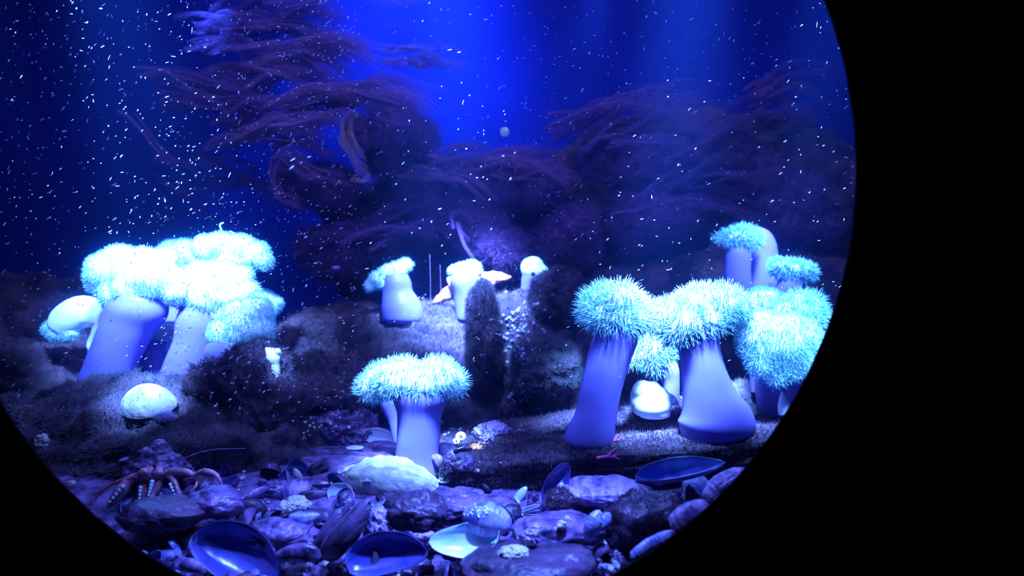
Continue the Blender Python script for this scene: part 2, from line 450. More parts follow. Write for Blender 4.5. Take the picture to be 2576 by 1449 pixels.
rock('pebbly_rock', 'reddish pebbly rock behind the sand patch', P(845, 1085, 0.55), (0.06, 0.05, 0.032), 15, 3000, 0.005, 'turf_dark', 0.4, rm='pebble', lump=0.01, lf=80, cat='rock')


# ---------------------------------------------------------------- anemones
ANCH = []


def anemone(label, Y, stem, lobes, tent=2600, tl=0.010, tr=0.00055, group=None, ydepth=0.8, seed=1, foot=0.006, name='plumose_anemone', jit=0.35, up=1.3, skin='column'):
    """stem rows px, py, half-width px (+ optional depth shift in metres) from the foot up; lobes rows px, py, radius px, depth shift in px"""
    h = hit(stem[0][0], stem[0][1])[0].y
    ANCH.append((label[:44], Y, round(h, 3)))
    s = pxs(Y)
    base = P(stem[0][0], stem[0][1], Y)
    root = empty(name, base, label, 'anemone', group)
    rows = []
    f_ = stem[0]; stem = [(f_[0], f_[1] + k_ * f_[2], f_[2] * w_) + tuple(f_[3:]) for k_, w_ in ((0.30, 0.35), (0.26, 0.66), (0.16, 0.88))] + list(stem)
    if lobes: stem[-1] = (stem[-1][0], stem[-1][1], min(stem[-1][2], stem[-2][2] * 1.0) * 0.85) + tuple(stem[-1][3:])
    for r in stem:
        q = P(r[0], r[1], Y); dy = r[3] if len(r) > 3 else 0.0
        rows.append((q.x - base.x, dy, q.z - base.z, r[2] * s))
    V, Fc = tube_arrays(rows, 34, 32, 0.9, up)
    rng = random.Random(seed)
    V = [v + Vector((1, 1, 0)) * 0.0012 * nz(v.x, v.y, v.z, 30, seed) for v in V]
    link('column', pymesh('column', V, Fc), M[skin], root)
    if not lobes: return root
    arr = []; q_ = stem[-1]
    for l in list(lobes) + [(q_[0], q_[1], q_[2] * 0.92, (q_[3] / s if len(q_) > 3 else 0), 0.45)]:
        q = P(l[0], l[1], Y); dy = (l[3] if len(l) > 3 else 0) * s; r = l[2] * s
        c = (q.x - base.x, dy, q.z - base.z)
        arr.append(ball_arrays(c, (r, r * ydepth, r * (l[4] if len(l) > 4 else 0.9)), 18, 12))
    cap = fused('tentacle_crown', arr, 0.0028, 10)
    # ruffles
    v = np.empty(len(cap.vertices) * 3, np.float32); cap.vertices.foreach_get('co', v); v = v.reshape(-1, 3)
    nn = np.array([tuple(x.normal) for x in cap.vertices])
    k = np.array([0.003 * nz(a[0], a[1], a[2], 45, seed) for a in v])
    cap.vertices.foreach_set('co', (v + nn * k[:, None]).astype(np.float32).ravel())
    o = link('tentacle_crown', cap, M['disc'], root)
    fuzz('tentacles', cap, tent, tl, tr, seed, jit, 3, 0.0, None, 0.25, M['tent'], o)['kind'] = 'stuff'
    return root


# middle foreground
anemone('white mushroom-shaped anemone standing alone in the middle foreground with a lobed cap', 0.30,
        [(1050, 1200, 62), (1050, 1183, 61), (1050, 1150, 55), (1052, 1090, 54), (1055, 1040, 57), (1058, 1000, 68), (1060, 965, 80)],
        [(960, 958, 46, 15), (930, 975, 32, 10), (1000, 950, 52, -18), (1060, 965, 46, -25), (1105, 950, 50, -5), (1135, 965, 40, 10), (1100, 940, 40, 25), (1020, 950, 45, 40), (1060, 975, 50, 10), (930, 1000, 18, 15)],
        4600, 0.011, 0.00045, seed=11, jit=0.28)
anemone('small pale anemone half hidden behind the left side of the middle stalk', 0.42,
        [(1000, 1110, 10), (992, 1060, 14), (986, 1040, 18), (978, 1015, 24), (975, 1000, 30)], [(960, 985, 28), (985, 990, 26)], 900, 0.008, seed=12)

# right group
anemone('tall leaning anemone with a spiky white crown at the left of the right group', 0.30,
        [(1480, 1115, 62), (1484, 1095, 62), (1500, 1040, 52), (1512, 980, 52), (1530, 910, 54), (1548, 850, 58), (1553, 815, 58), (1552, 785, 56)],
        [(1520, 765, 42, 10), (1490, 775, 24, 0), (1555, 755, 40, -20), (1590, 780, 36, 10), (1540, 790, 40, 25), (1610, 790, 26, -5), (1500, 800, 26, 10), (1485, 800, 16, 0), (1555, 800, 40, -25), (1595, 805, 34, -15), (1515, 795, 34, -20)],
        3800, 0.018, 0.0005, seed=21, jit=0.26)
anemone('broad-footed anemone with a thick pale stalk and wide crown at the right', 0.30,
        [(1796, 1092, 84), (1802, 1066, 96), (1800, 1036, 86), (1784, 990, 66), (1769, 930, 55), (1758, 870, 52), (1755, 830, 60), (1757, 800, 76)],
        [(1690, 800, 46, 5), (1655, 800, 36, 20), (1725, 815, 50, -18), (1770, 770, 50, 0), (1815, 765, 46, -10), (1855, 770, 34, 10), (1745, 765, 40, 25), (1700, 830, 42, -5), (1785, 800, 40, -20), (1640, 790, 28, 10)],
        4800, 0.015, 0.0005, seed=22, jit=0.26)
anemone('spiky cyan anemone hanging between the two tall right stalks', 0.43,
        [(1690, 1070, 22), (1690, 1010, 20), (1688, 960, 22), (1680, 930, 28), (1670, 900, 36)],
        [(1640, 880, 46, 0), (1600, 890, 34, 0), (1660, 850, 44, 5), (1610, 850, 40, 5), (1650, 915, 30, 0)],
        3400, 0.014, 0.0005, seed=23, jit=0.28)
anemone('stout anemone cropped by the window edge with a ball of cyan tentacles facing us', 0.32,
        [(2040, 1060, 70, 0.10), (2020, 1020, 66, 0.09), (2000, 960, 60, 0.07), (1975, 900, 60, 0.05)],
        [(1960, 860, 80, 0), (1915, 840, 62, 0), (1990, 900, 66, 5), (1930, 900, 58, 0), (2010, 860, 62, 10), (1960, 930, 44, 0), (1900, 870, 44, 0), (1980, 840, 56, 0)],
        9000, 0.009, 0.00042, seed=24, ydepth=0.5)
anemone('lobed anemone crown behind the broad-footed one at the far right', 0.42,
        [(1930, 980, 40), (1925, 900, 40), (1920, 820, 48)],
        [(1915, 755, 34, 0), (1885, 765, 28, 0), (1935, 750, 22, -5), (1900, 790, 36, 5), (1940, 790, 34, 5), (1865, 785, 30, 0)],
        4200, 0.008, 0.00042, seed=25)
anemone('round spiky anemone crown touching the window edge high at the right', 0.38,
        [(2010, 960, 46), (2010, 880, 46), (2012, 830, 50)],
        [(2005, 780, 34, 0), (1975, 785, 32, 0), (2035, 785, 34, 5), (2045, 765, 26, 8), (2010, 755, 18, 0), (1990, 815, 36, 0), (2030, 810, 34, 0), (2055, 795, 20, 0)],
        3600, 0.015, 0.0005, seed=26, jit=0.28)
anemone('tall flat-topped anemone on the rear ridge above the right group', 0.66,
        [(1858, 790, 36), (1857, 740, 34), (1856, 680, 32), (1857, 640, 33), (1860, 618, 42)],
        [(1835, 600, 26, 0, 0.7), (1860, 598, 30, -5, 0.7), (1815, 600, 16, 0, 0.8), (1890, 600, 26, 5, 0.8), (1870, 590, 24, 8, 0.8)],
        2600, 0.013, 0.0007, seed=27)
anemone('smooth rounded anemone without visible tentacles behind the flat-topped one', 0.72,
        [(1925, 790, 46), (1920, 740, 42), (1918, 690, 42), (1918, 640, 38), (1914, 610, 36), (1908, 588, 28), (1900, 574, 12)],
        None, seed=28)
anemone('short bushy-topped anemone lowest of the three rear right ones', 0.64,
        [(1985, 790, 36), (1984, 750, 34), (1986, 720, 32), (1992, 700, 40)],
        [(1970, 675, 28, 0, 0.75), (1995, 680, 30, -5, 0.7), (2025, 685, 24, 0, 0.8), (1955, 668, 18, 0, 0.8), (2038, 690, 16, 0, 0.9)],
        2400, 0.012, 0.0007, seed=29)
anemone('contracted white anemone lump low between the two right stalks', 0.335,
        [(1645, 1040, 42), (1640, 1025, 50), (1636, 1002, 50), (1624, 980, 38), (1612, 962, 16)],
        [(1612, 978, 27, -12), (1645, 1000, 36, -14), (1684, 1006, 20, -6), (1702, 1014, 11, -4), (1608, 1012, 24, -10), (1640, 975, 20, -6)], 0 + 60, 0.004, seed=30, skin='disc')
anemone('tiny pointed anemone sliver at the lower right window edge', 0.34,
        [(1972, 1040, 14), (1973, 1025, 16), (1970, 1005, 10), (1968, 985, 2)], None, seed=31, skin='disc')

# left cluster
anemone('thick-stalked anemone with a huge white crown leaning left in the left cluster', 0.50,
        [(262, 960, 62), (272, 935, 62), (295, 880, 62), (325, 820, 66), (345, 780, 74), (355, 745, 90)],
        [(275, 680, 56, 0), (255, 700, 40, 0), (330, 680, 58, -10), (385, 700, 62, -15), (340, 725, 54, -15), (430, 715, 52, 0), (300, 720, 48, 5), (400, 680, 46, 15), (430, 740, 34, 0), (250, 665, 30, 0), (300, 655, 44, 0), (360, 665, 46, 0), (290, 735, 44, -5), (370, 750, 42, -5), (445, 725, 50, 0), (250, 720, 30, 0), (410, 655, 36, 8)],
        9360, 0.0065, 0.0004, seed=41)
anemone('big anemone whose broad stalk rises at the centre of the left cluster', 0.52,
        [(452, 1010, 62), (460, 980, 64), (475, 920, 60), (495, 860, 56), (505, 810, 60), (515, 770, 74)],
        [(480, 740, 50, 0), (530, 740, 60, -10), (580, 745, 50, 0), (560, 700, 50, 10), (500, 695, 44, 10), (540, 790, 40, -5), (600, 780, 40, 0), (610, 740, 44, 0), (640, 760, 34, 0), (560, 790, 40, -5), (500, 760, 44, 0), (540, 700, 50, 0), (600, 705, 40, 5)],
        7560, 0.0065, 0.0004, seed=42)
anemone('highest anemone of the left cluster with a flat overhanging crown', 0.58,
        [(560, 860, 50), (560, 790, 48), (565, 720, 48), (572, 680, 56), (580, 660, 70)],
        [(520, 625, 36, 0), (560, 620, 38, -5), (605, 625, 38, 0), (640, 640, 38, 0), (660, 655, 28, 0), (580, 650, 44, 5), (505, 630, 24, 0), (672, 665, 14, 0), (618, 672, 26, 5)],
        7560, 0.0065, 0.0004, seed=43)
anemone('low wide anemone crown drooping to the right above the dark tufted boulder', 0.49,
        [(560, 960, 60), (570, 920, 58), (580, 890, 64), (600, 865, 74)],
        [(570, 840, 46, 0), (610, 830, 52, -5), (650, 830, 42, 0), (640, 790, 46, 5), (560, 860, 28, 0), (610, 860, 34, -5), (665, 850, 26, 0), (655, 870, 16, 0), (600, 790, 40, 5)],
        7560, 0.0065, 0.0004, seed=44)
anemone('small round anemone head poking out at the right of the left cluster', 0.62,
        [(650, 830, 30), (655, 800, 30), (660, 775, 34)],
        [(665, 755, 28, 0), (688, 765, 22, 0), (650, 745, 20, 0), (692, 780, 14, 0)], 3240, 0.0065, 0.0004, seed=45)
anemone('drooping anemone bent over to the far left of the left cluster', 0.58,
        [(250, 870, 30), (262, 840, 30), (265, 810, 30), (240, 790, 36), (205, 785, 42), (170, 805, 42), (148, 830, 38)],
        [(150, 830, 34, 0), (130, 830, 22, 0), (175, 835, 28, -5), (185, 800, 34, 0)], 2520, 0.0065, 0.0004, seed=46, up=0.0, skin='disc')
anemone('short pale anemone in the gap between the two left stalks', 0.56,
        [(395, 985, 34), (392, 950, 36), (390, 910, 38), (396, 880, 40), (410, 855, 38)],
        [(385, 865, 30, 0), (410, 850, 34, 0), (430, 835, 26, 0), (430, 870, 30, 0)], 2160, 0.0065, 0.0004, seed=47)
anemone('cyan anemone crown farthest back in the left cluster', 0.70,
        [(440, 800, 40), (440, 720, 40), (445, 660, 46)], [(430, 635, 32), (460, 632, 34), (485, 645, 28), (410, 645, 24)], 3960, 0.0065, 0.0004, seed=48)
anemone('small anemone with a bright bud on top beside the dark tufted boulder', 0.44,
        [(688, 960, 14), (690, 935, 15), (690, 915, 14), (688, 900, 18), (683, 880, 16)],
        [(674, 880, 12, 0), (695, 885, 13, 0), (685, 895, 14, 0)], 200, 0.003, seed=49, skin='disc')

# ridge
anemone('small anemone with a slanted flat cap, left of the three on the ridge', 0.70,
        [(1014, 800, 52), (1010, 768, 50), (1000, 735, 38), (998, 710, 36), (995, 690, 50)],
        [(1018, 668, 20, 0, 0.9), (1000, 680, 24, -5), (975, 690, 26, 0), (950, 705, 24, 0), (930, 720, 16, 0), (965, 712, 20, -5)], 1500, 0.006, 0.0006, seed=51)
anemone('small cup-shaped anemone on the back of the sea star', 0.70,
        [(1178, 800, 32), (1178, 775, 34), (1176, 740, 36), (1172, 710, 40), (1168, 690, 42)],
        [(1145, 680, 20, 0, 0.8), (1165, 678, 22, -4, 0.8), (1190, 672, 22, 0, 0.9), (1200, 685, 16, 0, 0.9), (1140, 685, 12, 0)], 1100, 0.004, 0.0007, seed=52)
anemone('small rounded anemone bending on the right end of the ridge', 0.72,
        [(1332, 765, 34), (1332, 745, 30), (1334, 725, 24), (1338, 700, 26), (1345, 680, 32)],
        [(1340, 675, 32, 0), (1355, 685, 28, 0), (1368, 695, 18, 0)], 500, 0.003, 0.0006, seed=53)


# ---------------------------------------------------------------- seaweed on and before the back wall
def weed(label, c, w, h, dep, n, L, ang, seed, m='weed', wob=0.35, rad=0.0006, group=None, K=12, cat='seaweed', name='filamentous_seaweed', curl=0.0):
    """a soft bunch of fine filaments streaming along ang (radians, in the x-z plane) from a small core"""
    rng = np.random.default_rng(seed)
    root = np.column_stack([rng.normal(0, w / 2, n), rng.normal(0, dep / 2, n), rng.normal(0, h / 2, n)])
    # sheaves: filaments share the way of their neighbours
    ns = max(4, n // 60); sc = root[rng.integers(0, n, ns)]; sa = ang + rng.normal(0, wob, ns); sl = rng.uniform(0.5, 1.3, ns)
    near = rng.integers(0, ns, n)
    root = sc[near] + rng.normal(0, 1, (n, 3)) * np.array([w * 0.10, dep * 0.3, h * 0.05])
    a0 = sa[near] + rng.normal(0, 0.10, n); ph = sc[near, 0] * 30 + rng.normal(0, 0.25, n) + near
    length = L * sl[near] * rng.uniform(0.6, 1.2, n)
    pts = [root]
    for k in range(1, K):
        t = k / (K - 1); a = a0 + 0.55 * np.sin(ph + t * 4.0) + curl * t
        b = 0.3 * np.sin(ph * 1.7 + t * 3)
        step = np.column_stack([np.cos(a), b, np.sin(a)]) * (length / (K - 1))[:, None]
        pts.append(pts[-1] + step)
    paths = np.stack(pts, axis=1)
    radii = rad * (1 - 0.8 * np.linspace(0, 1, K)[None, :] ** 2) * rng.uniform(0.6, 1.4, n)[:, None]
    o = link(name, strands(name, paths, radii), M[m]); o.location = c
    return tag(o, label, cat, group)


def streams(label, Y, paths, n, spread, seed, m='weed', rad=0.0005, wob=14, cat='seaweed', name='filamentous_seaweed', K=14, dep=0.03):
    """one plant: filaments following each of several drifting paths given as rows px, py (taken to depth Y), loosely spread"""
    rng = np.random.default_rng(seed); s = pxs(Y); out = []; rad_out = []
    c = P(paths[0][0][0], paths[0][0][1], Y)
    for pth in paths:
        ctrl = np.array([tuple(P(a, b, Y) - c) for a, b in pth]); q = curve_pts(ctrl, K)
        nb = max(2, n // 14); sheaf = rng.normal(0, 1, (nb, 2)); sp_ = rng.uniform(0, 6.3, (nb, 3)); sk = rng.uniform(0, 0.3, nb); sl = rng.uniform(0.6, 1.1, nb)
        for i in range(n):
            t = np.linspace(0, 1, K); g = rng.integers(0, nb); a, b = sheaf[g]; f1, f2, f3 = sp_[g] + rng.normal(0, 0.2, 3)
            j1, j2 = rng.normal(0, 1, 2)
            off = spread * s * ((0.25 + 0.9 * t) * a + 0.22 * (0.2 + t) * j1) + wob * s * np.sin(t * (2 + f3 * 0.6) + f1)
            offx = spread * s * (0.8 * b + 0.2 * j2) + wob * s * 0.5 * np.sin(t * 4 + f2)
            path = q.copy(); path[:, 2] += off; path[:, 0] += offx; path[:, 1] += sheaf[g, 0] * dep + rng.normal(0, dep * 0.2) + 0.02 * np.sin(t * 3 + f2)
            out.append(path[0] + (path - path[0]) * sl[g] * rng.uniform(0.8, 1.0)); rad_out.append(rad * rng.uniform(0.5, 1.5) * (1 - 0.75 * t ** 2))
    o = link(name, strands(name, np.array(out), np.array(rad_out)), M[m]); o.location = c
    return tag(o, label, cat)


def wisp(x0, y0, L, a, bend, r):
    """a wavy path in photograph points"""
    out = []; x, y = x0, y0
    for k in range(5):
        out.append((x, y)); aa = a + bend * math.sin(k * 1.3 + r.uniform(0, 1.5)) ; x += L / 4 * math.cos(aa); y -= L / 4 * math.sin(aa)
    return out


r_ = random.Random(77)
WISPS = [
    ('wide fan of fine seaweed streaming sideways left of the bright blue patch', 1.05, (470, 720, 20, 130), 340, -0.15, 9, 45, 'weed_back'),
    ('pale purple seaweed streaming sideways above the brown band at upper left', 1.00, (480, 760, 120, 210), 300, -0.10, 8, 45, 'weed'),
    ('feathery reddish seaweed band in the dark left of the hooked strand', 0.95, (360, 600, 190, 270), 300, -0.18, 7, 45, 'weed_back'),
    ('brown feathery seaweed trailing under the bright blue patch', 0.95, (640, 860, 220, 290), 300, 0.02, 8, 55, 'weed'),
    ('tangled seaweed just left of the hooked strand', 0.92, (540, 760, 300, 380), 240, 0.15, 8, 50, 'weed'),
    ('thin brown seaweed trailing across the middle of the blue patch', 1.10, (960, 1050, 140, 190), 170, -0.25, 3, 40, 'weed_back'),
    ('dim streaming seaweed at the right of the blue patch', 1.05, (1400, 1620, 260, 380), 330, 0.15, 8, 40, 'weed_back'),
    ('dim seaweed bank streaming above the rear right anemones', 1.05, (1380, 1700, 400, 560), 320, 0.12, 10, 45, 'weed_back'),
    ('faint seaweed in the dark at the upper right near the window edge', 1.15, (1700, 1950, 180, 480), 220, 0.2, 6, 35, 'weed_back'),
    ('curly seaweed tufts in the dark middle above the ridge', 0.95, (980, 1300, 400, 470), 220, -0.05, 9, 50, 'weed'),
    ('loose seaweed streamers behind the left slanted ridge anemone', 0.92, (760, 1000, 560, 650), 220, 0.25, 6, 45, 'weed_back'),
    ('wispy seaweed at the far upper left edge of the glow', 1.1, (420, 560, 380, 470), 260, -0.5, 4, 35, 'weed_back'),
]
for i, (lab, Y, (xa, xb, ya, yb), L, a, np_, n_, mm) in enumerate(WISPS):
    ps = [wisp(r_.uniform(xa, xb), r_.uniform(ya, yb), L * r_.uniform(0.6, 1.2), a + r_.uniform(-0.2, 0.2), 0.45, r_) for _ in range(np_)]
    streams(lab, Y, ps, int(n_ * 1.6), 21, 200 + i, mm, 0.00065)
streams('pale hooked strand of seaweed hanging from the overhanging clump', 0.84,
        [[(905, 285), (872, 300), (868, 350), (885, 400), (905, 440), (940, 470)], [(870, 330), (850, 350), (862, 380), (878, 392)], [(905, 440), (890, 455), (925, 462), (935, 440)]], 60, 4, 301, 'weed_pale', 0.0005, 3, dep=0.004)
streams('pale curling seaweed tuft left of the hooked strand', 0.86,
        [[(690, 400), (740, 400), (800, 440), (880, 470)], [(740, 410), (770, 450), (830, 450)], [(700, 480), (690, 420), (720, 380), (780, 385)], [(700, 470), (730, 500), (775, 510)]], 70, 9, 302, 'weed', 0.0005, 6, dep=0.008)
streams('single thin seaweed stem slanting down in the dark upper left', 0.8,
        [[(310, 280), (345, 310), (385, 350), (420, 390), (470, 430)]], 70, 9, 303, 'weed_back', 0.0005, 3, dep=0.004)
streams('looped purple seaweed standing in the middle above the star', 0.86,
        [[(1150, 580), (1140, 530), (1160, 505), (1200, 515)], [(1200, 590), (1230, 560), (1260, 540), (1270, 580), (1240, 600)], [(1150, 560), (1170, 600), (1200, 640)], [(1240, 600), (1270, 640), (1230, 670)]], 40, 13, 304, 'weed_back', 0.0005, 6, dep=0.008)


def clump(label, px, py, Y, w, h, seed, m='weed', n=9000, L=0.016, k=7):
    """a puffy head of fine curling algae: several lobes fused, with long soft filaments"""
    s = pxs(Y); r = random.Random(seed); c = P(px, py, Y); arr = []
    for i in range(k):
        a = r.uniform(0, 2 * PI); q = r.uniform(0, 0.7)
        rr = min(w, h) * s * r.uniform(0.28, 0.5)
        arr.append(ball_arrays((math.cos(a) * q * w * s * 0.6, r.uniform(-0.3, 0.3) * h * s, math.sin(a) * q * h * s * 0.6), rr, 12, 8))
    arr.append(ball_arrays((0, 0, 0), (w * s * 0.4, h * s * 0.4, h * s * 0.4), 12, 8))
    me = fused('algae_clump', arr, max(0.0035, w * s / 34), 4)
    for v_ in me.vertices: v_.co += v_.normal * 0.016 * (0.5 - abs(noise.noise(v_.co * 34 + Vector((seed, 0, 0)))) * 1.6)
    o = link('algae_clump', me, M[m]); o.location = c; tag(o, label, 'algae')
    fuzz('algae_filaments', me, n * 2 // 3, L * 1.15, 0.0008, seed, 0.9, 5, -0.1, None, 0.3, M[m], o)['kind'] = 'stuff'
    return o


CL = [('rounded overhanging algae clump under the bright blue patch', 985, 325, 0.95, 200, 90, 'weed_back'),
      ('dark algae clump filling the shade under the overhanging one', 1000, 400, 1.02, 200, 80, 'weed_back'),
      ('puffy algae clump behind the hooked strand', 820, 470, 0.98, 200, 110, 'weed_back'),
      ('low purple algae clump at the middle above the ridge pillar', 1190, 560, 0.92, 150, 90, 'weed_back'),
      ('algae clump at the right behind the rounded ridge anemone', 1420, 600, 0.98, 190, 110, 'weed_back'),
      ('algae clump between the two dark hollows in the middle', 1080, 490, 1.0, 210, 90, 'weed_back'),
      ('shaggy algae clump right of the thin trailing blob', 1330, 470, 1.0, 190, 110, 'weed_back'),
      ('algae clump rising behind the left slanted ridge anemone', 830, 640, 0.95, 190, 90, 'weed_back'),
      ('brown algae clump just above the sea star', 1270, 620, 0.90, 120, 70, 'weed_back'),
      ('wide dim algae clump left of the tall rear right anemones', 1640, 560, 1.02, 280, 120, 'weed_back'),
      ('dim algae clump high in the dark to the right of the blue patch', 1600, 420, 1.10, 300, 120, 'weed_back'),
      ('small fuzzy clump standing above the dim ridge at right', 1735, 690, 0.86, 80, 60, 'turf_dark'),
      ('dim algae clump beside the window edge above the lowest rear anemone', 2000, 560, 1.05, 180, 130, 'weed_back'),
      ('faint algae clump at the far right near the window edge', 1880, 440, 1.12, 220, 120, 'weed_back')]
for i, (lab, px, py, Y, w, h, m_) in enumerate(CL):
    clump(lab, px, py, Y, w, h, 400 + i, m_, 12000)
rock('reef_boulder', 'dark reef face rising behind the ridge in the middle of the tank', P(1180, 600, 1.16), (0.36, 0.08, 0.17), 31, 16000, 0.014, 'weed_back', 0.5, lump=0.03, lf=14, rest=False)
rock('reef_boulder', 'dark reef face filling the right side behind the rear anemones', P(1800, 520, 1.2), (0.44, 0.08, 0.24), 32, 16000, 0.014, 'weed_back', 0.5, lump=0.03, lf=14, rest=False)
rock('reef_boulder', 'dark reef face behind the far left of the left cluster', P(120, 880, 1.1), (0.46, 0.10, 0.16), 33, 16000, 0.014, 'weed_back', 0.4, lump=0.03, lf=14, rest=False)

# ---------------------------------------------------------------- sea star
Ys = 0.735; sc_ = P(1178, 740, Ys); sp = pxs(Ys)
def pl(rows, Y, c):
    s = pxs(Y); return [(*(P(a[0], a[1], Y) - c + Vector((0, a[3] if len(a) > 3 else 0, 0))), a[2] * s) for a in rows]
arms = [[(1178, 735, 22), (1225, 705, 20), (1255, 697, 13), (1284, 699, 4)], [(1178, 735, 22), (1135, 735, 19), (1110, 750, 12), (1090, 762, 4)],
        [(1178, 735, 22), (1220, 735, 18), (1240, 750, 10), (1252, 765, 4)], [(1170, 735, 20), (1142, 715, 14, 0.01), (1125, 700, 5, 0.02)],
        [(1180, 730, 20), (1190, 715, 16, 0.03), (1200, 705, 6, 0.06)]]
st_arr = [tube_arrays(pl(a, Ys, sc_), 14, 14, 0.8) for a in arms] + [ball_arrays((0, 0, 0), 0.022)]
me = fused('sea_star', st_arr, 0.0016, 3)
vv = np.empty(len(me.vertices) * 3, np.float32); me.vertices.foreach_get('co', vv); vv = vv.reshape(-1, 3)
nn = np.array([tuple(x.normal) for x in me.vertices]); kk = np.array([0.0028 * max(0, noise.noise(Vector(a) * 130)) for a in vv])
me.vertices.foreach_set('co', (vv + nn * kk[:, None]).astype(np.float32).ravel())
o = link('sea_star', me, M['star']); o.location = sc_; tag(o, 'mottled pink sea star draped over the ridge crest', 'sea star')


# ---------------------------------------------------------------- shells
def valve_grid(L, Wd, H, kind, seed, nu=22, nv=18, off=0.0, shrink=1.0):
    G = []
    for i in range(nu + 1):
        u = i / nu; row = []
        if kind == 'mussel':
            w = Wd / 2 * (math.sin(PI * min(1, u ** 0.62)) ** 0.55 if 0 < u < 1 else 0) * (0.55 + 0.5 * u ** 0.5)
            cyy = -0.10 * Wd * math.sin(PI * u)
        elif kind == 'razor':
            w = Wd / 2 * (math.sin(PI * u) ** 0.22 if 0 < u < 1 else 0); cyy = 0.04 * L * math.sin(PI * u)
        else:
            w = Wd / 2 * (math.sin(PI * u) ** 0.5 if 0 < u < 1 else 0); cyy = 0
        for j in range(nv + 1):
            v = -1 + 2 * j / nv
            x = (u - 0.5) * L * shrink; y = (w * v + cyy) * shrink
            e = max(0, 1 - v * v) ** 0.6 * (max(0, math.sin(PI * u)) ** 0.55 if kind != 'mussel' else max(0, math.sin(PI * u ** 0.7)) ** 0.55)
            z = H * e
            if kind == 'cockle': z *= 1 + 0.05 * math.cos(v * 14 * PI / 2)
            z += 0.03 * H * nz(x, y, 0, 3 / L * 2, seed) * (e > 0)
            x += 0.012 * L * nz(u, v, 1, 5, seed) ; y += 0.012 * L * nz(u, v, 2, 5, seed)
            row.append((x, y, z - off * (0.3 + e)))
        G.append(row)
    return G


def valve_mesh(name, L, Wd, H, kind, seed, th=0.0011):
    A = valve_grid(L, Wd, H, kind, seed); B = valve_grid(L, Wd, H, kind, seed, off=th)
    nu, nv = len(A) - 1, len(A[0]) - 1; V = [p for r in A for p in r] + [p for r in B for p in r]; o = (nu + 1) * (nv + 1); Fc = []
    for i in range(nu):
        for j in range(nv):
            a = i * (nv + 1) + j; Fc.append((a, a + nv + 1, a + nv + 2, a + 1)); Fc.append((a + o, a + o + 1, a + o + nv + 2, a + o + nv + 1))
    for i in range(nu):
        a = i * (nv + 1); Fc.append((a, a + o, a + o + nv + 1, a + nv + 1)); b = a + nv; Fc.append((b, b + nv + 1, b + o + nv + 1, b + o))
    me = pymesh(name, V, Fc)
    bm = bmesh.new(); bm.from_mesh(me); bmesh.ops.remove_doubles(bm, verts=bm.verts, dist=L * 0.002); bm.to_mesh(me); bm.free()
    return me


def lining_mesh(name, L, Wd, H, kind, seed, th=0.0011):
    A = valve_grid(L, Wd, H, kind, seed, off=th + 0.0004, shrink=0.96)
    nu, nv = len(A) - 1, len(A[0]) - 1; V = [p for r in A for p in r]
    Fc = [(i * (nv + 1) + j, i * (nv + 1) + j + 1, (i + 1) * (nv + 1) + j + 1, (i + 1) * (nv + 1) + j) for i in range(nu) for j in range(nv)]
    me = pymesh(name, V, Fc)
    bm = bmesh.new(); bm.from_mesh(me); bmesh.ops.remove_doubles(bm, verts=bm.verts, dist=L * 0.002)
    bmesh.ops.solidify(bm, geom=bm.faces[:], thickness=0.0003); bm.to_mesh(me); bm.free()
    return me


def frame(alpha, N, y=0.0):
    N = Vector(N).normalized(); X = Vector((math.cos(math.radians(alpha)), y, math.sin(math.radians(alpha))))
    X = (X - N * X.dot(N)).normalized(); Yv = N.cross(X)
    return Matrix((X, Yv, N)).transposed()


def place(px, py, lift=0.0, Y=None):
    if Y is not None: return P(px, py, Y)
    p, n_ = hit(px, py); return p + Vector((0, -0.35, 0.6)) * lift


def shell(name, label, cat, px, py, Lpx, alpha, N, kind='mussel', wr=0.5, hr=0.2, out='musselout', inn='nacre_dark', Y=None, lift=0.006, seed=0, y=0.0, group=None, th=0.0011):
    p = place(px, py, lift, Y); L = Lpx * pxs(p.y); seed = seed or int(px * 3 + py)
    vm = valve_mesh(name, L, L * wr, L * hr, kind, seed, th)
    if name == 'oyster_shell':
        for v_ in vm.vertices: v_.co.z += L * 0.035 * noise.noise(v_.co * (14 / L)) + L * 0.012 * noise.noise(v_.co * (50 / L)); v_.co.x += L * 0.03 * noise.noise(v_.co * (8 / L))
    o = link(name, vm, M[out]); o.location = p; o.rotation_euler = frame(alpha, N, y).to_euler()
    tag(o, label, cat, group)
    if inn: link('inner_lining', lining_mesh('inner_lining', L, L * wr, L * hr, kind, seed, th), M[inn], o)
    return o


UP = (0.0, -0.45, 0.9); AWAY = (0.0, 0.62, -0.78)
shell('mussel_shell', 'largest dark blue mussel shell lying hollow side up at the lower left window edge', 'shell', 595, 1410, 270, -38, (-0.15, 0.72, -0.55), wr=0.62, hr=0.22, Y=0.05)
shell('mussel_shell', 'dull blue mussel shell hollow side up at the bottom middle', 'shell', 972, 1402, 215, 10, (0, 0.8, -0.5), wr=0.6, Y=0.045)
shell('mussel_shell', 'brightest pearly mussel shell lying hollow side up at the bottom middle', 'shell', 1168, 1350, 185, 195, (0.0, 0.66, -0.72), wr=0.62, inn='nacre', Y=0.075)
shell('mussel_shell', 'dark striped mussel shell standing steeply beside the dark knobbly stone', 'shell', 872, 1330, 190, 55, (-0.35, -0.8, 0.35), wr=0.45, Y=0.08)
shell('mussel_shell', 'dark mussel shell edge tucked behind the steep striped mussel', 'shell', 828, 1345, 150, 65, (-0.7, -0.5, 0.3), wr=0.5, Y=0.10)
shell('mussel_shell', 'brown pointed mussel shell lying flat beside the steep striped mussel', 'shell', 748, 1400, 120, 185, UP, wr=0.5, hr=0.28, out='pebble', Y=0.05)
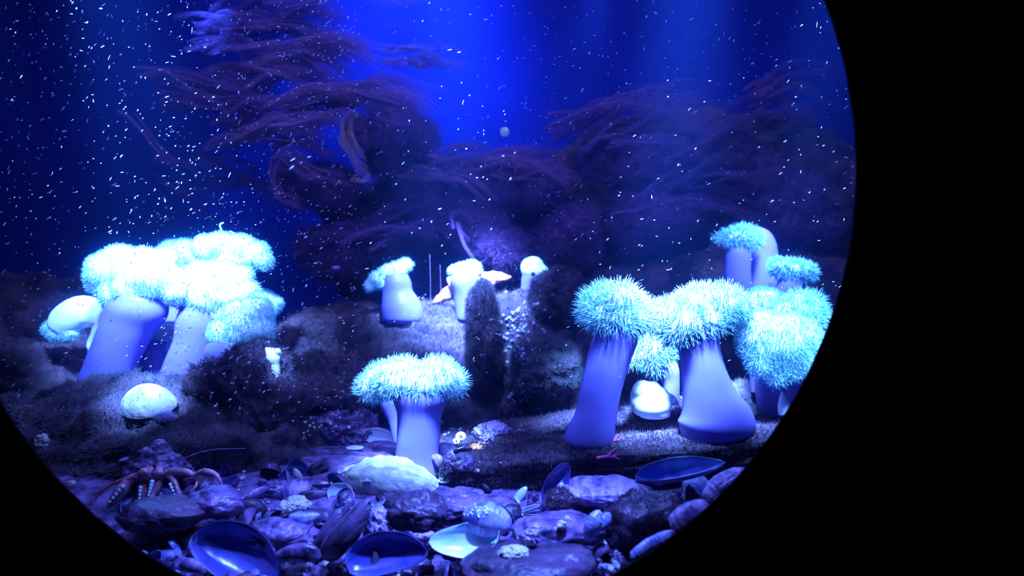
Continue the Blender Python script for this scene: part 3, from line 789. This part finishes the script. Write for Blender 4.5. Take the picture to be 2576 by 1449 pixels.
shell('clam_shell', 'small open clam shell with a dark hollow and pale hinge left of the sand patch', 'shell', 752, 1195, 76, 120, (-0.5, 0.5, -0.3), 'clam', 0.8, 0.28, 'lilac', 'nacre_dark')
shell('clam_shell', 'thin pale oval shell leaning inside the small open clam', 'shell', 752, 1208, 44, 115, (0.5, -0.6, 0.4), 'clam', 0.45, 0.2, 'palechalk', None, lift=0.012)
shell('cockle_shell', 'smooth round lilac shell below the small open clam', 'shell', 742, 1240, 84, 20, UP, 'clam', 0.8, 0.3, 'lilac', None)
shell('mussel_shell', 'dark mussel shell edge-on with a bright rim right of the open clam', 'shell', 808, 1222, 110, 14, (0, -0.1, -1), wr=0.4, hr=0.2, inn='nacre')
shell('mussel_shell', 'black mussel shell pointing up to the cyan-lined shell', 'shell', 798, 1250, 96, 22, (0.1, -0.5, 0.7), wr=0.36, hr=0.2)
shell('limpet_shell', 'small round shell with a cyan lining left of the big white shell', 'shell', 858, 1250, 72, -35, (-0.2, 0.75, -0.5), 'clam', 0.85, 0.3, 'blueshell', 'nacre')
shell('oyster_shell', 'big humped white oyster shell at the foot of the middle anemone', 'shell', 985, 1226, 250, -10, (0.05, -0.5, 0.85), 'cockle', 0.46, 0.34, 'palechalk', None, lift=0.004)
shell('razor_shell', 'long purple-grey razor shell leaning towards the middle anemone foot', 'shell', 925, 1192, 180, 22, UP, 'razor', 0.2, 0.12, 'lilac', None)
shell('razor_shell', 'narrow brownish razor shell under the long purple-grey one', 'shell', 900, 1205, 150, 26, UP, 'razor', 0.14, 0.10, 'pebble', None)
shell('mussel_shell', 'thin pearly sliver of mussel right of the dotted dome shell', 'shell', 1352, 1290, 92, 6, (0, 0.75, -0.65), wr=0.32, inn='nacre')
shell('mussel_shell', 'dark mussel shell standing on end like an arch below the furry slab', 'shell', 1405, 1225, 130, 68, (-0.1, 0.95, -0.1), wr=0.56, hr=0.2, Y=0.20)
shell('mussel_shell', 'small glassy blue mussel half standing inside the arched one', 'shell', 1398, 1250, 84, 62, (0.2, -0.9, 0.2), wr=0.45, hr=0.2, out='blueshell', Y=0.19)
shell('mussel_shell', 'long blue mussel shell lying hollow side up below the broad-footed anemone', 'shell', 1712, 1180, 235, 13, (0.05, 0.6, -0.78), wr=0.32, inn='nacre_blue', out='blueshell', Y=0.20)
shell('cockle_shell', 'pale blue rounded cockle shell near the lower right window edge', 'shell', 1750, 1232, 86, 80, (0.1, -0.7, 0.6), 'clam', 0.85, 0.35, 'blueshell', None)
shell('oyster_shell', 'rough pinkish shell cut off by the lower right window edge', 'shell', 1830, 1220, 150, 42, (-0.2, -0.6, 0.75), 'cockle', 0.5, 0.2, 'lilac', None, Y=0.12)
shell('clam_shell', 'pink squarish shell touching the window at the lower right', 'shell', 1738, 1300, 120, 30, (0.0, -0.8, 0.5), 'razor', 0.52, 0.15, 'lilac', None, Y=0.03)
shell('razor_shell', 'flat translucent strip of razor shell along the bottom right window edge', 'shell', 1645, 1372, 135, 28, (0, -0.9, 0.4), 'razor', 0.26, 0.08, 'blueshell', None, Y=0.025)
shell('clam_shell', 'curled pale blue shell fragment below the dark furry stone', 'shell', 1492, 1322, 84, 70, (-0.5, -0.7, 0.3), 'clam', 0.55, 0.3, 'blueshell', 'nacre', Y=0.07)
shell('clam_shell', 'thin bluish shell wing beside the curled fragment', 'shell', 1520, 1312, 60, 40, (0.5, -0.7, 0.4), 'clam', 0.6, 0.25, 'blueshell', None, Y=0.08)
shell('mussel_shell', 'thin clear blue shell lying under the white pebble', 'shell', 765, 1300, 78, 10, (0.1, -0.8, 0.6), wr=0.5, out='blueshell', Y=0.12)
shell('limpet_shell', 'cyan inside of a broken shell plate left of the middle stalk', 'shell', 955, 1108, 92, -12, (-0.1, 0.75, -0.5), 'clam', 0.5, 0.16, 'nacre', 'nacre', lift=0.012)
shell('limpet_shell', 'tiny cyan shell chip on the sand left of the middle stalk', 'shell', 893, 1131, 46, 5, (0, 0.4, -0.9), 'clam', 0.4, 0.15, 'nacre', 'nacre')
shell('oyster_shell', 'pink shell plate just right of the middle anemone foot', 'shell', 1122, 1140, 84, -40, UP, 'cockle', 0.6, 0.2, 'lilac', None)
shell('cockle_shell', 'pinkish curled shell at the bottom left window edge', 'shell', 482, 1425, 74, -30, UP, 'cockle', 0.5, 0.3, 'lilac', None, Y=0.04)
shell('clam_shell', 'smooth dark clam shell in the litter below the crab leg', 'shell', 634, 1290, 80, 10, UP, 'clam', 0.65, 0.4, 'darkpebble', None)
shell('limpet_shell', 'blue dome-shaped limpet dotted with pale barnacles', 'shell', 1225, 1308, 130, -20, (0.1, -0.6, 0.8), 'clam', 0.75, 0.36, 'blueshell', None, Y=0.10)
shell('clam_shell', 'pale blue shell flake leaning left of the arched mussel', 'shell', 1308, 1252, 56, 52, (-0.5, -0.7, 0.4), 'clam', 0.45, 0.2, 'nacre', None)
shell('limpet_shell', 'bright white limpet shell perched on the left mound', 'shell', 378, 1030, 145, -14, (-0.05, -0.4, 0.9), 'clam', 0.75, 0.42, 'palechalk', None, lift=0.008)
shell('mussel_shell', 'purple shell edge showing under the bright white limpet', 'shell', 420, 1058, 66, 5, UP, 'clam', 0.6, 0.3, 'pebble', None)


def stone(label, px, py, w, h, m, seed, Y=None, name='pebble', cat='pebble', lump=0.0, amp=0.3, lift=0.0, dp=0.8, turf=0):
    p = place(px, py, lift, Y); s = pxs(p.y)
    me = rock_mesh(name, p, (w * s / 2, w * s / 2 * dp, h * s / 2), seed, amp, None, 2.2, 5, 0, lump * s * 30, 1.2 / s / 12 if lump else 30)
    o = link(name, me, M[m]); o.location = p; tag(o, label, cat)
    if turf: fuzz('algae_turf', me, turf, 0.005, 0.0003, seed, 0.6, 3, 0, lambda p_, n_: n_[:, 2] > -0.2, 0.3, M['turf_dark'], o)['kind'] = 'stuff'
    return o


stone('dark purple knobbly stone in front of the big white shell', 1048, 1285, 170, 86, 'darkpebble', 501, 0.12, 'stone', 'stone', 0.15)
stone('grey elongated stone joined to the right of the knobbly one', 1145, 1275, 170, 64, 'pebble', 502, 0.15, 'stone', 'stone', 0.1)
stone('pink lumpy stone right of the steep striped mussel', 950, 1320, 66, 74, 'lilac', 503, 0.10, 'stone', 'stone', 0.2)
stone('pale lilac wedge stone behind the dull blue mussel', 1055, 1352, 100, 56, 'lilac', 504, 0.10, 'stone', 'stone')
stone('white three-cornered pebble left of the cyan-lined shell', 748, 1272, 66, 40, 'palechalk', 505, None, 'pebble', 'pebble', 0.1)
stone('long pale stone with a pinkish underside below the furry slab', 1525, 1236, 240, 54, 'lilac', 506, 0.20, 'stone', 'stone', 0.1)
stone('large dark stone with a furry top at the lower right', 1640, 1320, 210, 150, 'darkpebble', 507, 0.13, 'stone', 'stone', 0.1, turf=4000)
stone('smooth purple stone in shadow below the pearly sliver', 1400, 1340, 230, 90, 'pebble', 508, 0.12, 'stone', 'stone')
stone('greenish furry pebble under the arched mussel', 1415, 1262, 80, 60, 'darkpebble', 509, 0.17, 'pebble', 'pebble', turf=3000)
stone('large dark stone sunk in the litter at the bottom right', 1330, 1420, 330, 80, 'darkpebble', 510, 0.05, 'stone', 'stone', 0.1)
stone('round pale pebble on the smooth purple stone', 1414, 1320, 24, 20, 'palechalk', 511, 0.08)
stone('small white lump shell in the litter below the bright pearly mussel', 1292, 1392, 66, 34, 'palechalk', 512, 0.035, 'pebble', 'pebble', 0.2)
stone('knobbly pale barnacle lump below the pearly sliver', 1330, 1352, 40, 30, 'lilac', 513, 0.06, 'pebble', 'pebble', 0.3)
stone('grey triangular stone chip at the very bottom right of middle', 1432, 1428, 60, 60, 'lilac', 514, 0.035, 'pebble', 'pebble')
stone('bluish rounded pebble at the bottom right', 1518, 1428, 24, 18, 'blueshell', 515, 0.03)
stone('brown flat stone left of the steep striped mussel', 700, 1345, 150, 70, 'pebble', 516, 0.10, 'stone', 'stone')
stone('dark wide stone in the litter below the hermit crab', 420, 1290, 220, 70, 'darkpebble', 517, 0.14, 'stone', 'stone')
stone('dull purple stone between the crab and the largest mussel', 540, 1265, 150, 70, 'pebble', 518, 0.16, 'stone', 'stone')
stone('bright white bit of shell at the left window edge on the mound', 106, 1112, 26, 34, 'palechalk', 519, 0.33, 'pebble', 'pebble', 0.2)
stone('bluish bead of shell low on the left window edge', 178, 1218, 22, 18, 'palechalk', 520, 0.10)
stone('purple lump of stone behind the small open clam', 700, 1240, 90, 50, 'pebble', 521, None, 'stone', 'stone', 0.1)
stone('dark crusted lump at the right foot of the middle anemone', 1140, 1168, 50, 44, 'darkpebble', 522, None, 'stone', 'stone', 0.2)
stone('orange crusty lump on the left tip of the furry slab', 1195, 1128, 42, 16, 'orange', 523, None, 'sponge', 'sponge', 0.1)
stone('pinkish lumpy sponge on the slab left of the leaning anemone', 1240, 1088, 80, 34, 'lilac', 524, None, 'sponge', 'sponge', 0.4)
stone('small pale sponge lump at the left edge of the slab', 1222, 1115, 30, 34, 'lilac', 525, None, 'sponge', 'sponge', 0.3)
stone('pale blob drifting high in the water right of the blue patch', 1270, 332, 24, 24, 'palechalk', 526, 0.66, 'jelly_blob', 'plankton', amp=0.1)
stone('pale oblong fleck drifting left of the slanted ridge anemone', 845, 674, 20, 10, 'blueshell', 527, 0.60, 'plankton_fleck', 'plankton', amp=0.1)

# barnacle beads on the rock face, dome limpet, ringed barnacles
bead = pymesh('barnacle', *ball_arrays((0, 0, 0), (1, 1, 1), 10, 8)); bead.materials.append(M['bead']); bead.polygons.foreach_set('use_smooth', [True] * len(bead.polygons))
wbead = pymesh('barnacle', *ball_arrays((0, 0, 0), (1, 1, 0.8), 10, 8)); wbead.materials.append(M['whitebead']); wbead.polygons.foreach_set('use_smooth', [True] * len(wbead.polygons))
rb = random.Random(9)


def dot(me, name, px, py, rpx, label, cat, group, Y=None):
    p = hit(px, py)[0] if Y is None else P(px, py, Y)
    o = bpy.data.objects.new(name, me); C.objects.link(o); o.location = p; r = rpx * pxs(p.y); o.scale = (r, r * rb.uniform(0.7, 1.1), r * rb.uniform(0.7, 1.2)); o.rotation_euler = (rb.uniform(-0.5, 0.5), rb.uniform(0, 3), 0)
    return tag(o, label, cat, group)


for i in range(85):
    a = rb.gauss(0, 1); b = rb.gauss(0, 1)
    dot(bead, 'barnacle', 1300 + a * 28, 830 + b * 48, rb.uniform(3, 6), 'tiny glossy bead-like barnacle on the bumpy dark rock face right of the pillar', 'barnacle', 'glossy barnacles on the rock face')
for i in range(26):
    dot(bead, 'barnacle', 1310 + rb.gauss(0, 22), 1000 + rb.gauss(0, 28), rb.uniform(3, 6), 'tiny glossy barnacle low on the rock face above the slab', 'barnacle', 'glossy barnacles above the slab')
for i in range(30):
    dot(wbead, 'barnacle', 790 + rb.gauss(0, 45), 1072 + rb.gauss(0, 22), rb.uniform(2.5, 5), 'tiny pale bead on the reddish pebbly rock behind the sand patch', 'barnacle', 'pale beads on the pebbly rock')
""" dots on the dome limpet """
lim = [o for o in C.objects if o.get('label', '').startswith('blue dome-shaped')][0]
bpy.context.view_layer.update()
lv, lt = tri_data(lim.data); lm = np.array(Matrix.Translation(lim.location) @ lim.rotation_euler.to_matrix().to_4x4()); lv = lv @ lm[:3, :3].T + lm[:3, 3]
LB = BVHTree.FromPolygons([tuple(q) for q in lv], [tuple(q) for q in lt])
for i in range(26):
    qx, qy = 1203 + rb.gauss(0, 13), 1287 + rb.gauss(0, 9)
    org = Vector((0, CAMY, 0)); loc, n_, _i, _d = LB.ray_cast(org, (P(qx, qy, 0.5) - org).normalized())
    if loc is None: continue
    dot(wbead, 'barnacle', qx, qy, rb.uniform(2, 3.8), 'tiny pale barnacle dot on the blue dome-shaped limpet', 'barnacle', 'pale dots on the dome limpet', loc.y)


def ring_barnacle(px, py, rpx, label):
    p = hit(px, py)[0] + Vector((0, -0.004, 0.002)); s = pxs(p.y); r = rpx * s
    prof = [(r * 1.1, -r * 0.8), (r, 0), (r * 0.8, r * 0.25), (r * 0.45, r * 0.15), (r * 0.35, -r * 0.3), (0.0001, -r * 0.35)]
    V = []; Fc = []
    for (rr, z) in prof:
        V += [(rr * math.cos(2 * PI * i / 20), rr * math.sin(2 * PI * i / 20), z) for i in range(20)]
    for k in range(len(prof) - 1):
        Fc += [(k * 20 + i, k * 20 + (i + 1) % 20, (k + 1) * 20 + (i + 1) % 20, (k + 1) * 20 + i) for i in range(20)]
    Fc.append(tuple(range(20))[::-1])
    o = link('cup_coral', pymesh('cup_coral', V, Fc), M['whitebead']); o.location = p; o.rotation_euler = (math.radians(60), 0, rb.uniform(-0.3, 0.3)); tag(o, label, 'cup coral')
    V2, F2 = ball_arrays((0, 0, -r * 0.2), (r * 0.3, r * 0.3, r * 0.12), 10, 6)
    link('mouth', pymesh('mouth', V2, F2), M['darkpebble'], o)


ring_barnacle(1160, 1100, 13, 'larger pale ringed cup coral right of the middle stalk')
ring_barnacle(1149, 1112, 9, 'smaller pale ringed cup coral just below the larger one')
for i in range(16):
    dot(wbead, 'barnacle', 1150 + rb.gauss(0, 20), 1082 + rb.gauss(0, 10), rb.uniform(3, 7), 'small pale blob in the bright cluster right of the middle stalk', 'barnacle', 'pale blobs beside the ringed cup corals')

# pink sprigs
for rows, lab in (([[(1500, 1108), (1525, 1104), (1545, 1110), (1570, 1100)], [(1545, 1110), (1552, 1098), (1555, 1090)], [(1535, 1108), (1530, 1125), (1520, 1135)]], 'pink branching seaweed sprig just under the leaning anemone foot'),
                  ([[(1500, 1152), (1525, 1148), (1545, 1150), (1560, 1156)], [(1530, 1148), (1540, 1135), (1550, 1128)], [(1540, 1150), (1555, 1140)]], 'lower pink seaweed sprig on the dark face of the slab')):
    p0 = hit(1530, rows[0][0][1])[0] + Vector((0, -0.006, 0)); arr = [tube_arrays(pl([(a, b, 4 - 2.2 * (i / max(1, len(r) - 1))) for i, (a, b) in enumerate(r)], p0.y, p0), 10, 7) for r in rows]
    o = link('pink_seaweed', fused('pink_seaweed', arr, 0.0009, 2), M['pinkweed']); o.location = p0; tag(o, lab, 'seaweed')

# ---------------------------------------------------------------- hermit crab
Yc = max(0.12, hit(370, 1262)[0].y - 0.02); c0 = P(370, 1200, Yc); sc = pxs(Yc)
cr = empty('hermit_crab', P(370, 1262, Yc), 'hermit crab with pale-tipped claws and one long reddish leg at the lower left', 'crab')
c0 = P(370, 1262, Yc)
legs = [[(395, 1196, 10), (430, 1188, 9), (470, 1190, 9), (487, 1196, 6), (515, 1184, 8), (545, 1190, 7), (560, 1205, 5), (572, 1224, 2)],
        [(355, 1198, 10), (325, 1212, 12), (308, 1232, 17), (292, 1256, 12), (283, 1272, 3)],
        [(348, 1196, 7), (318, 1204, 6), (275, 1222, 4), (250, 1246, 4), (238, 1276, 2)],
        [(362, 1200, 9), (358, 1225, 12), (362, 1250, 10), (367, 1272, 3)],
        [(388, 1200, 11), (392, 1222, 13), (386, 1242, 10), (392, 1256, 4)],
        [(405, 1198, 8), (430, 1208, 8), (445, 1228, 8), (460, 1250, 5), (462, 1256, 2)],
        [(455, 1212, 4), (490, 1208, 4), (497, 1220, 4), (487, 1232, 2)]]
arr = [tube_arrays([(x, y + dy, z, r) for (x, y, z, r), dy in zip(pl(l, Yc, c0), [0.01 - 0.022 * i / (len(l) - 1) for i in range(len(l))])], 20, 10) for l in legs]
bc = P(375, 1196, Yc) - c0
arr += [ball_arrays((bc.x, 0.012, bc.z), (0.018, 0.016, 0.010)), ball_arrays((bc.x - 0.006, 0.0, bc.z + 0.004), (0.009, 0.009, 0.006)), ball_arrays((bc.x + 0.012, 0.002, bc.z + 0.004), (0.009, 0.009, 0.006))]
link('body', fused('body', arr, 0.0010, 1), M['crab'], cr)
for (a, b, cc, d_, r1, r2) in ((318, 1222, 292, 1256, 8, 6), (362, 1224, 364, 1258, 7, 5), (391, 1210, 388, 1240, 8, 6), (436, 1216, 456, 1246, 6, 4)):
    A_ = P(a, b, Yc) - c0; B_ = P(cc, d_, Yc) - c0
    ar = [ball_arrays(tuple(A_.lerp(B_, t) + Vector((0, -0.009 - 0.006 * t, 0.001))), (r1 * sc * (1 - 0.4 * t) * 0.8,) * 3, 8, 6) for t in (0, 0.25, 0.5, 0.75, 1)]
    link('pale_knuckles', fused('pale_knuckles', ar, 0.0009, 1), M['crabtip'], cr)
for ex, ey in ((352, 1180), (392, 1172)):
    E = P(ex, ey, Yc) - c0
    V_, F_ = tube_arrays([(E.x + 0.003 * (1 if ex < 370 else -1), 0.0, E.z - 0.010, 0.0018), (E.x, -0.002, E.z - 0.003, 0.0016), (E.x, -0.003, E.z, 0.0022)], 8, 8)
    e = link('eyestalk', pymesh('eyestalk', V_, F_), M['crab'], cr)
    link('eye', pymesh('eye', *ball_arrays((E.x, -0.003, E.z + 0.001), 0.0027, 10, 8)), M['eye'], e)
for rows in ([(398, 1186), (420, 1176), (465, 1152), (530, 1132), (618, 1128)], [(348, 1190), (320, 1206), (280, 1220), (235, 1226)]):
    V_, F_ = tube_arrays([(x, y, z, 0.0009 * (1 - 0.7 * i / (len(rows) - 1))) for i, (x, y, z, _) in enumerate(pl([(a, b, 1) for a, b in rows], Yc, c0))], 30, 6)
    link('antenna', pymesh('antenna', V_, F_), M['lilac'], cr)
ch = P(362, 1176, Yc) - c0
arr = [ball_arrays((ch.x - 0.002 + 0.003 * k * (-1) ** k * 0.3, 0.042 - 0.001 * k, ch.z - 0.014 + 0.0075 * k), (0.048 - 0.0085 * k, 0.036 - 0.006 * k, 0.012), 20, 8) for k in range(5)]
me = fused('borrowed_shell', arr, 0.0013, 3)
for v_ in me.vertices: v_.co += v_.normal * 0.0035 * noise.noise(v_.co * 110)
link('borrowed_shell', me, M['pebble'], cr)

# ---------------------------------------------------------------- catch tentacles on the highest left anemone
hi = [o for o in C.objects if o.get('label', '').startswith('highest anemone')][0]
for rows in ([(556, 600), (557, 580), (553, 566), (562, 560)], [(596, 602), (592, 590), (583, 584), (578, 582)]):
    V_, F_ = tube_arrays([(*(P(a, b, 0.58) - hi.location), 0.0014) for a, b in rows], 14, 6)
    link('catch_tentacle', pymesh('catch_tentacle', V_, F_), M['tent'], hi)

# ---------------------------------------------------------------- litter of shell bits and pebbles over the bed
rl = random.Random(21)
protos = []


def proto(name, label, cat, group, me, m, kid=None):
    o = link(name, me, M[m]); tag(o, label, cat, group)
    if kid: link('inner_lining', kid[0], M[kid[1]], o)
    protos.append(o); return o


for k, (m, lab, grp) in enumerate((('pebble', 'small purple-brown pebble in the shell litter on the tank bed', 'purple-brown pebbles'), ('darkpebble', 'small near-black pebble in the shell litter on the tank bed', 'near-black pebbles'),
                                   ('lilac', 'small lilac shell bit in the litter on the tank bed', 'lilac shell bits'), ('palechalk', 'tiny chalky white chip in the litter on the tank bed', 'chalky chips'),
                                   ('pebble', 'angular purple-brown gravel piece in the litter on the tank bed', 'gravel pieces'), ('darkpebble', 'flat dark slate chip in the litter on the tank bed', 'dark slate chips'))):
    sz = (0.010, 0.012, 0.008, 0.004, 0.007, 0.013)[k]
    proto('pebble', lab, 'pebble', grp, rock_mesh('pebble', (0, 0, 0), (sz, sz * 0.75, sz * (0.55, 0.6, 0.4, 0.6, 0.8, 0.25)[k]), 600 + k, 0.45, 1.6, 2.6, 3), m)
for k, (kind, L, m, i_, lab, grp) in enumerate((('mussel', 0.048, 'musselout', 'nacre_dark', 'small dark mussel valve in the litter on the tank bed', 'small mussel valves'),
                                                ('clam', 0.024, 'lilac', 'nacre_dark', 'small lilac clam valve in the litter on the tank bed', 'small clam valves'),
                                                ('clam', 0.020, 'blueshell', 'nacre', 'small bluish shell flake in the litter on the tank bed', 'bluish shell flakes'),
                                                ('mussel', 0.038, 'blueshell', 'nacre_dark', 'small blue mussel valve in the litter on the tank bed', 'blue mussel valves'),
                                                ('clam', 0.016, 'palechalk', 'nacre', 'small pale shell flake in the litter on the tank bed', 'pale shell flakes'))):
    proto('shell_fragment', lab, 'shell', grp, valve_mesh('shell_fragment', L, L * 0.55, L * 0.2, kind, 700 + k, 0.0009), m, (lining_mesh('inner_lining', L, L * 0.55, L * 0.2, kind, 700 + k, 0.0009), i_))
wts = [70, 60, 60, 60, 55, 40, 44, 40, 36, 34, 30]
for o, cnt in zip(protos, wts):
    kids = list(o.children)
    for i in range(cnt):
        if i == 0: q = o
        else:
            q = o.copy(); C.objects.link(q)
            for ch_ in kids:
                d_ = ch_.copy(); C.objects.link(d_); d_.parent = q
        while True:
            yy = 0.022 + 0.30 * rl.random() ** 1.3; hw = (yy - CAMY) * 0.50; xx = rl.uniform(-hw * 1.05, hw * 0.55)
            g, n_ = ground(xx, yy, -0.16)
            if g.z < -0.235: break
        q.location = g + Vector((0, 0, rl.uniform(0.001, 0.006))); sc_k = rl.uniform(0.7, 1.35); q.scale = (sc_k,) * 3
        tl_ = 0.5 if 'pebble' in q.name else 1.0
        q.rotation_euler = (rl.gauss(0.3, tl_) + (PI if ('shell' in q.name and rl.random() < 0.5) else 0), rl.gauss(0, tl_ * 0.7), rl.uniform(0, 6.28))

for i in range(130):  # pale beads added to imitate wet glints on the litter
    yy = 0.03 + 0.26 * rl.random(); xx = rl.uniform(-0.48, 0.26) * (yy - CAMY)
    g, n_ = ground(xx, yy, -0.16)
    if g.z > -0.235: continue
    o = bpy.data.objects.new('shell_grain', wbead if i % 2 else bead); C.objects.link(o); o.location = g + Vector((0, 0, 0.0012)); r = rl.uniform(0.0010, 0.0022)
    o.scale = (r * rl.uniform(0.8, 1.5), r, r * 0.9); o.rotation_euler = (0, 0, rl.uniform(0, 3))
    tag(o, 'tiny glinting rounded grain in the shell litter on the tank bed', 'shell grain', 'added glint beads in the litter')

for tx in (1083, 1109):  # two thin upright tubes standing for faint pale lines
    A_ = P(tx, 775, 0.66); B_ = P(tx - 2, 640 + (tx - 1083), 0.66) - A_
    V_, F_ = tube_arrays([(0, 0, 0, 0.0004), (B_.x * 0.5 + 0.0005, 0, B_.z * 0.5, 0.0003), (B_.x, 0, B_.z, 0.0002)], 12, 5)
    o = link('pale_line', pymesh('pale_line', V_, F_), M['weed']); o.location = A_
    tag(o, 'thin pale upright line between the two left ridge anemones', 'thread', 'two pale upright lines')

# ---------------------------------------------------------------- drifting specks
rng = np.random.default_rng(5)
N = 2700
px = np.concatenate([rng.uniform(-20, 900, int(N * 0.52)), rng.uniform(400, 2150, N - int(N * 0.52))])
py = np.concatenate([rng.uniform(-20, 1050, int(N * 0.52)) ** 1.0, rng.uniform(-20, 950, N - int(N * 0.52))])
Yd = np.concatenate([rng.uniform(0.08, 0.50, int(N * 0.52)), rng.uniform(0.20, 0.62, N - int(N * 0.52))])
for i_ in range(N):
    hy = hit(px[i_], py[i_], 1.2)[0].y
    if Yd[i_] > hy - 0.03: Yd[i_] = rng.uniform(0.06, max(0.08, hy - 0.03))
d = Yd - CAMY
pos = np.column_stack([(px - 1288) * d / F, Yd, (724.5 - py) * d / F])
ang = rng.normal(0.75, 0.45, N); ln = rng.gamma(3.0, 0.00075, N) + 0.0008
dirv = np.column_stack([np.cos(ang), rng.normal(0, 0.3, N), np.sin(ang)])
paths = pos[:, None, :] + dirv[:, None, :] * (np.array([-0.5, -0.25, 0.25, 0.5])[None, :, None]) * ln[:, None, None]
radii = (rng.uniform(0.00025, 0.00062, N) * np.where(px < 900, 1.15, 0.8))[:, None] * np.array([0.35, 1, 1, 0.35])[None, :]
tag(link('marine_snow', strands('marine_snow', paths, radii, 5), M['snow']), 'pale specks of food and marine snow drifting through the water', 'marine snow', kind='stuff')
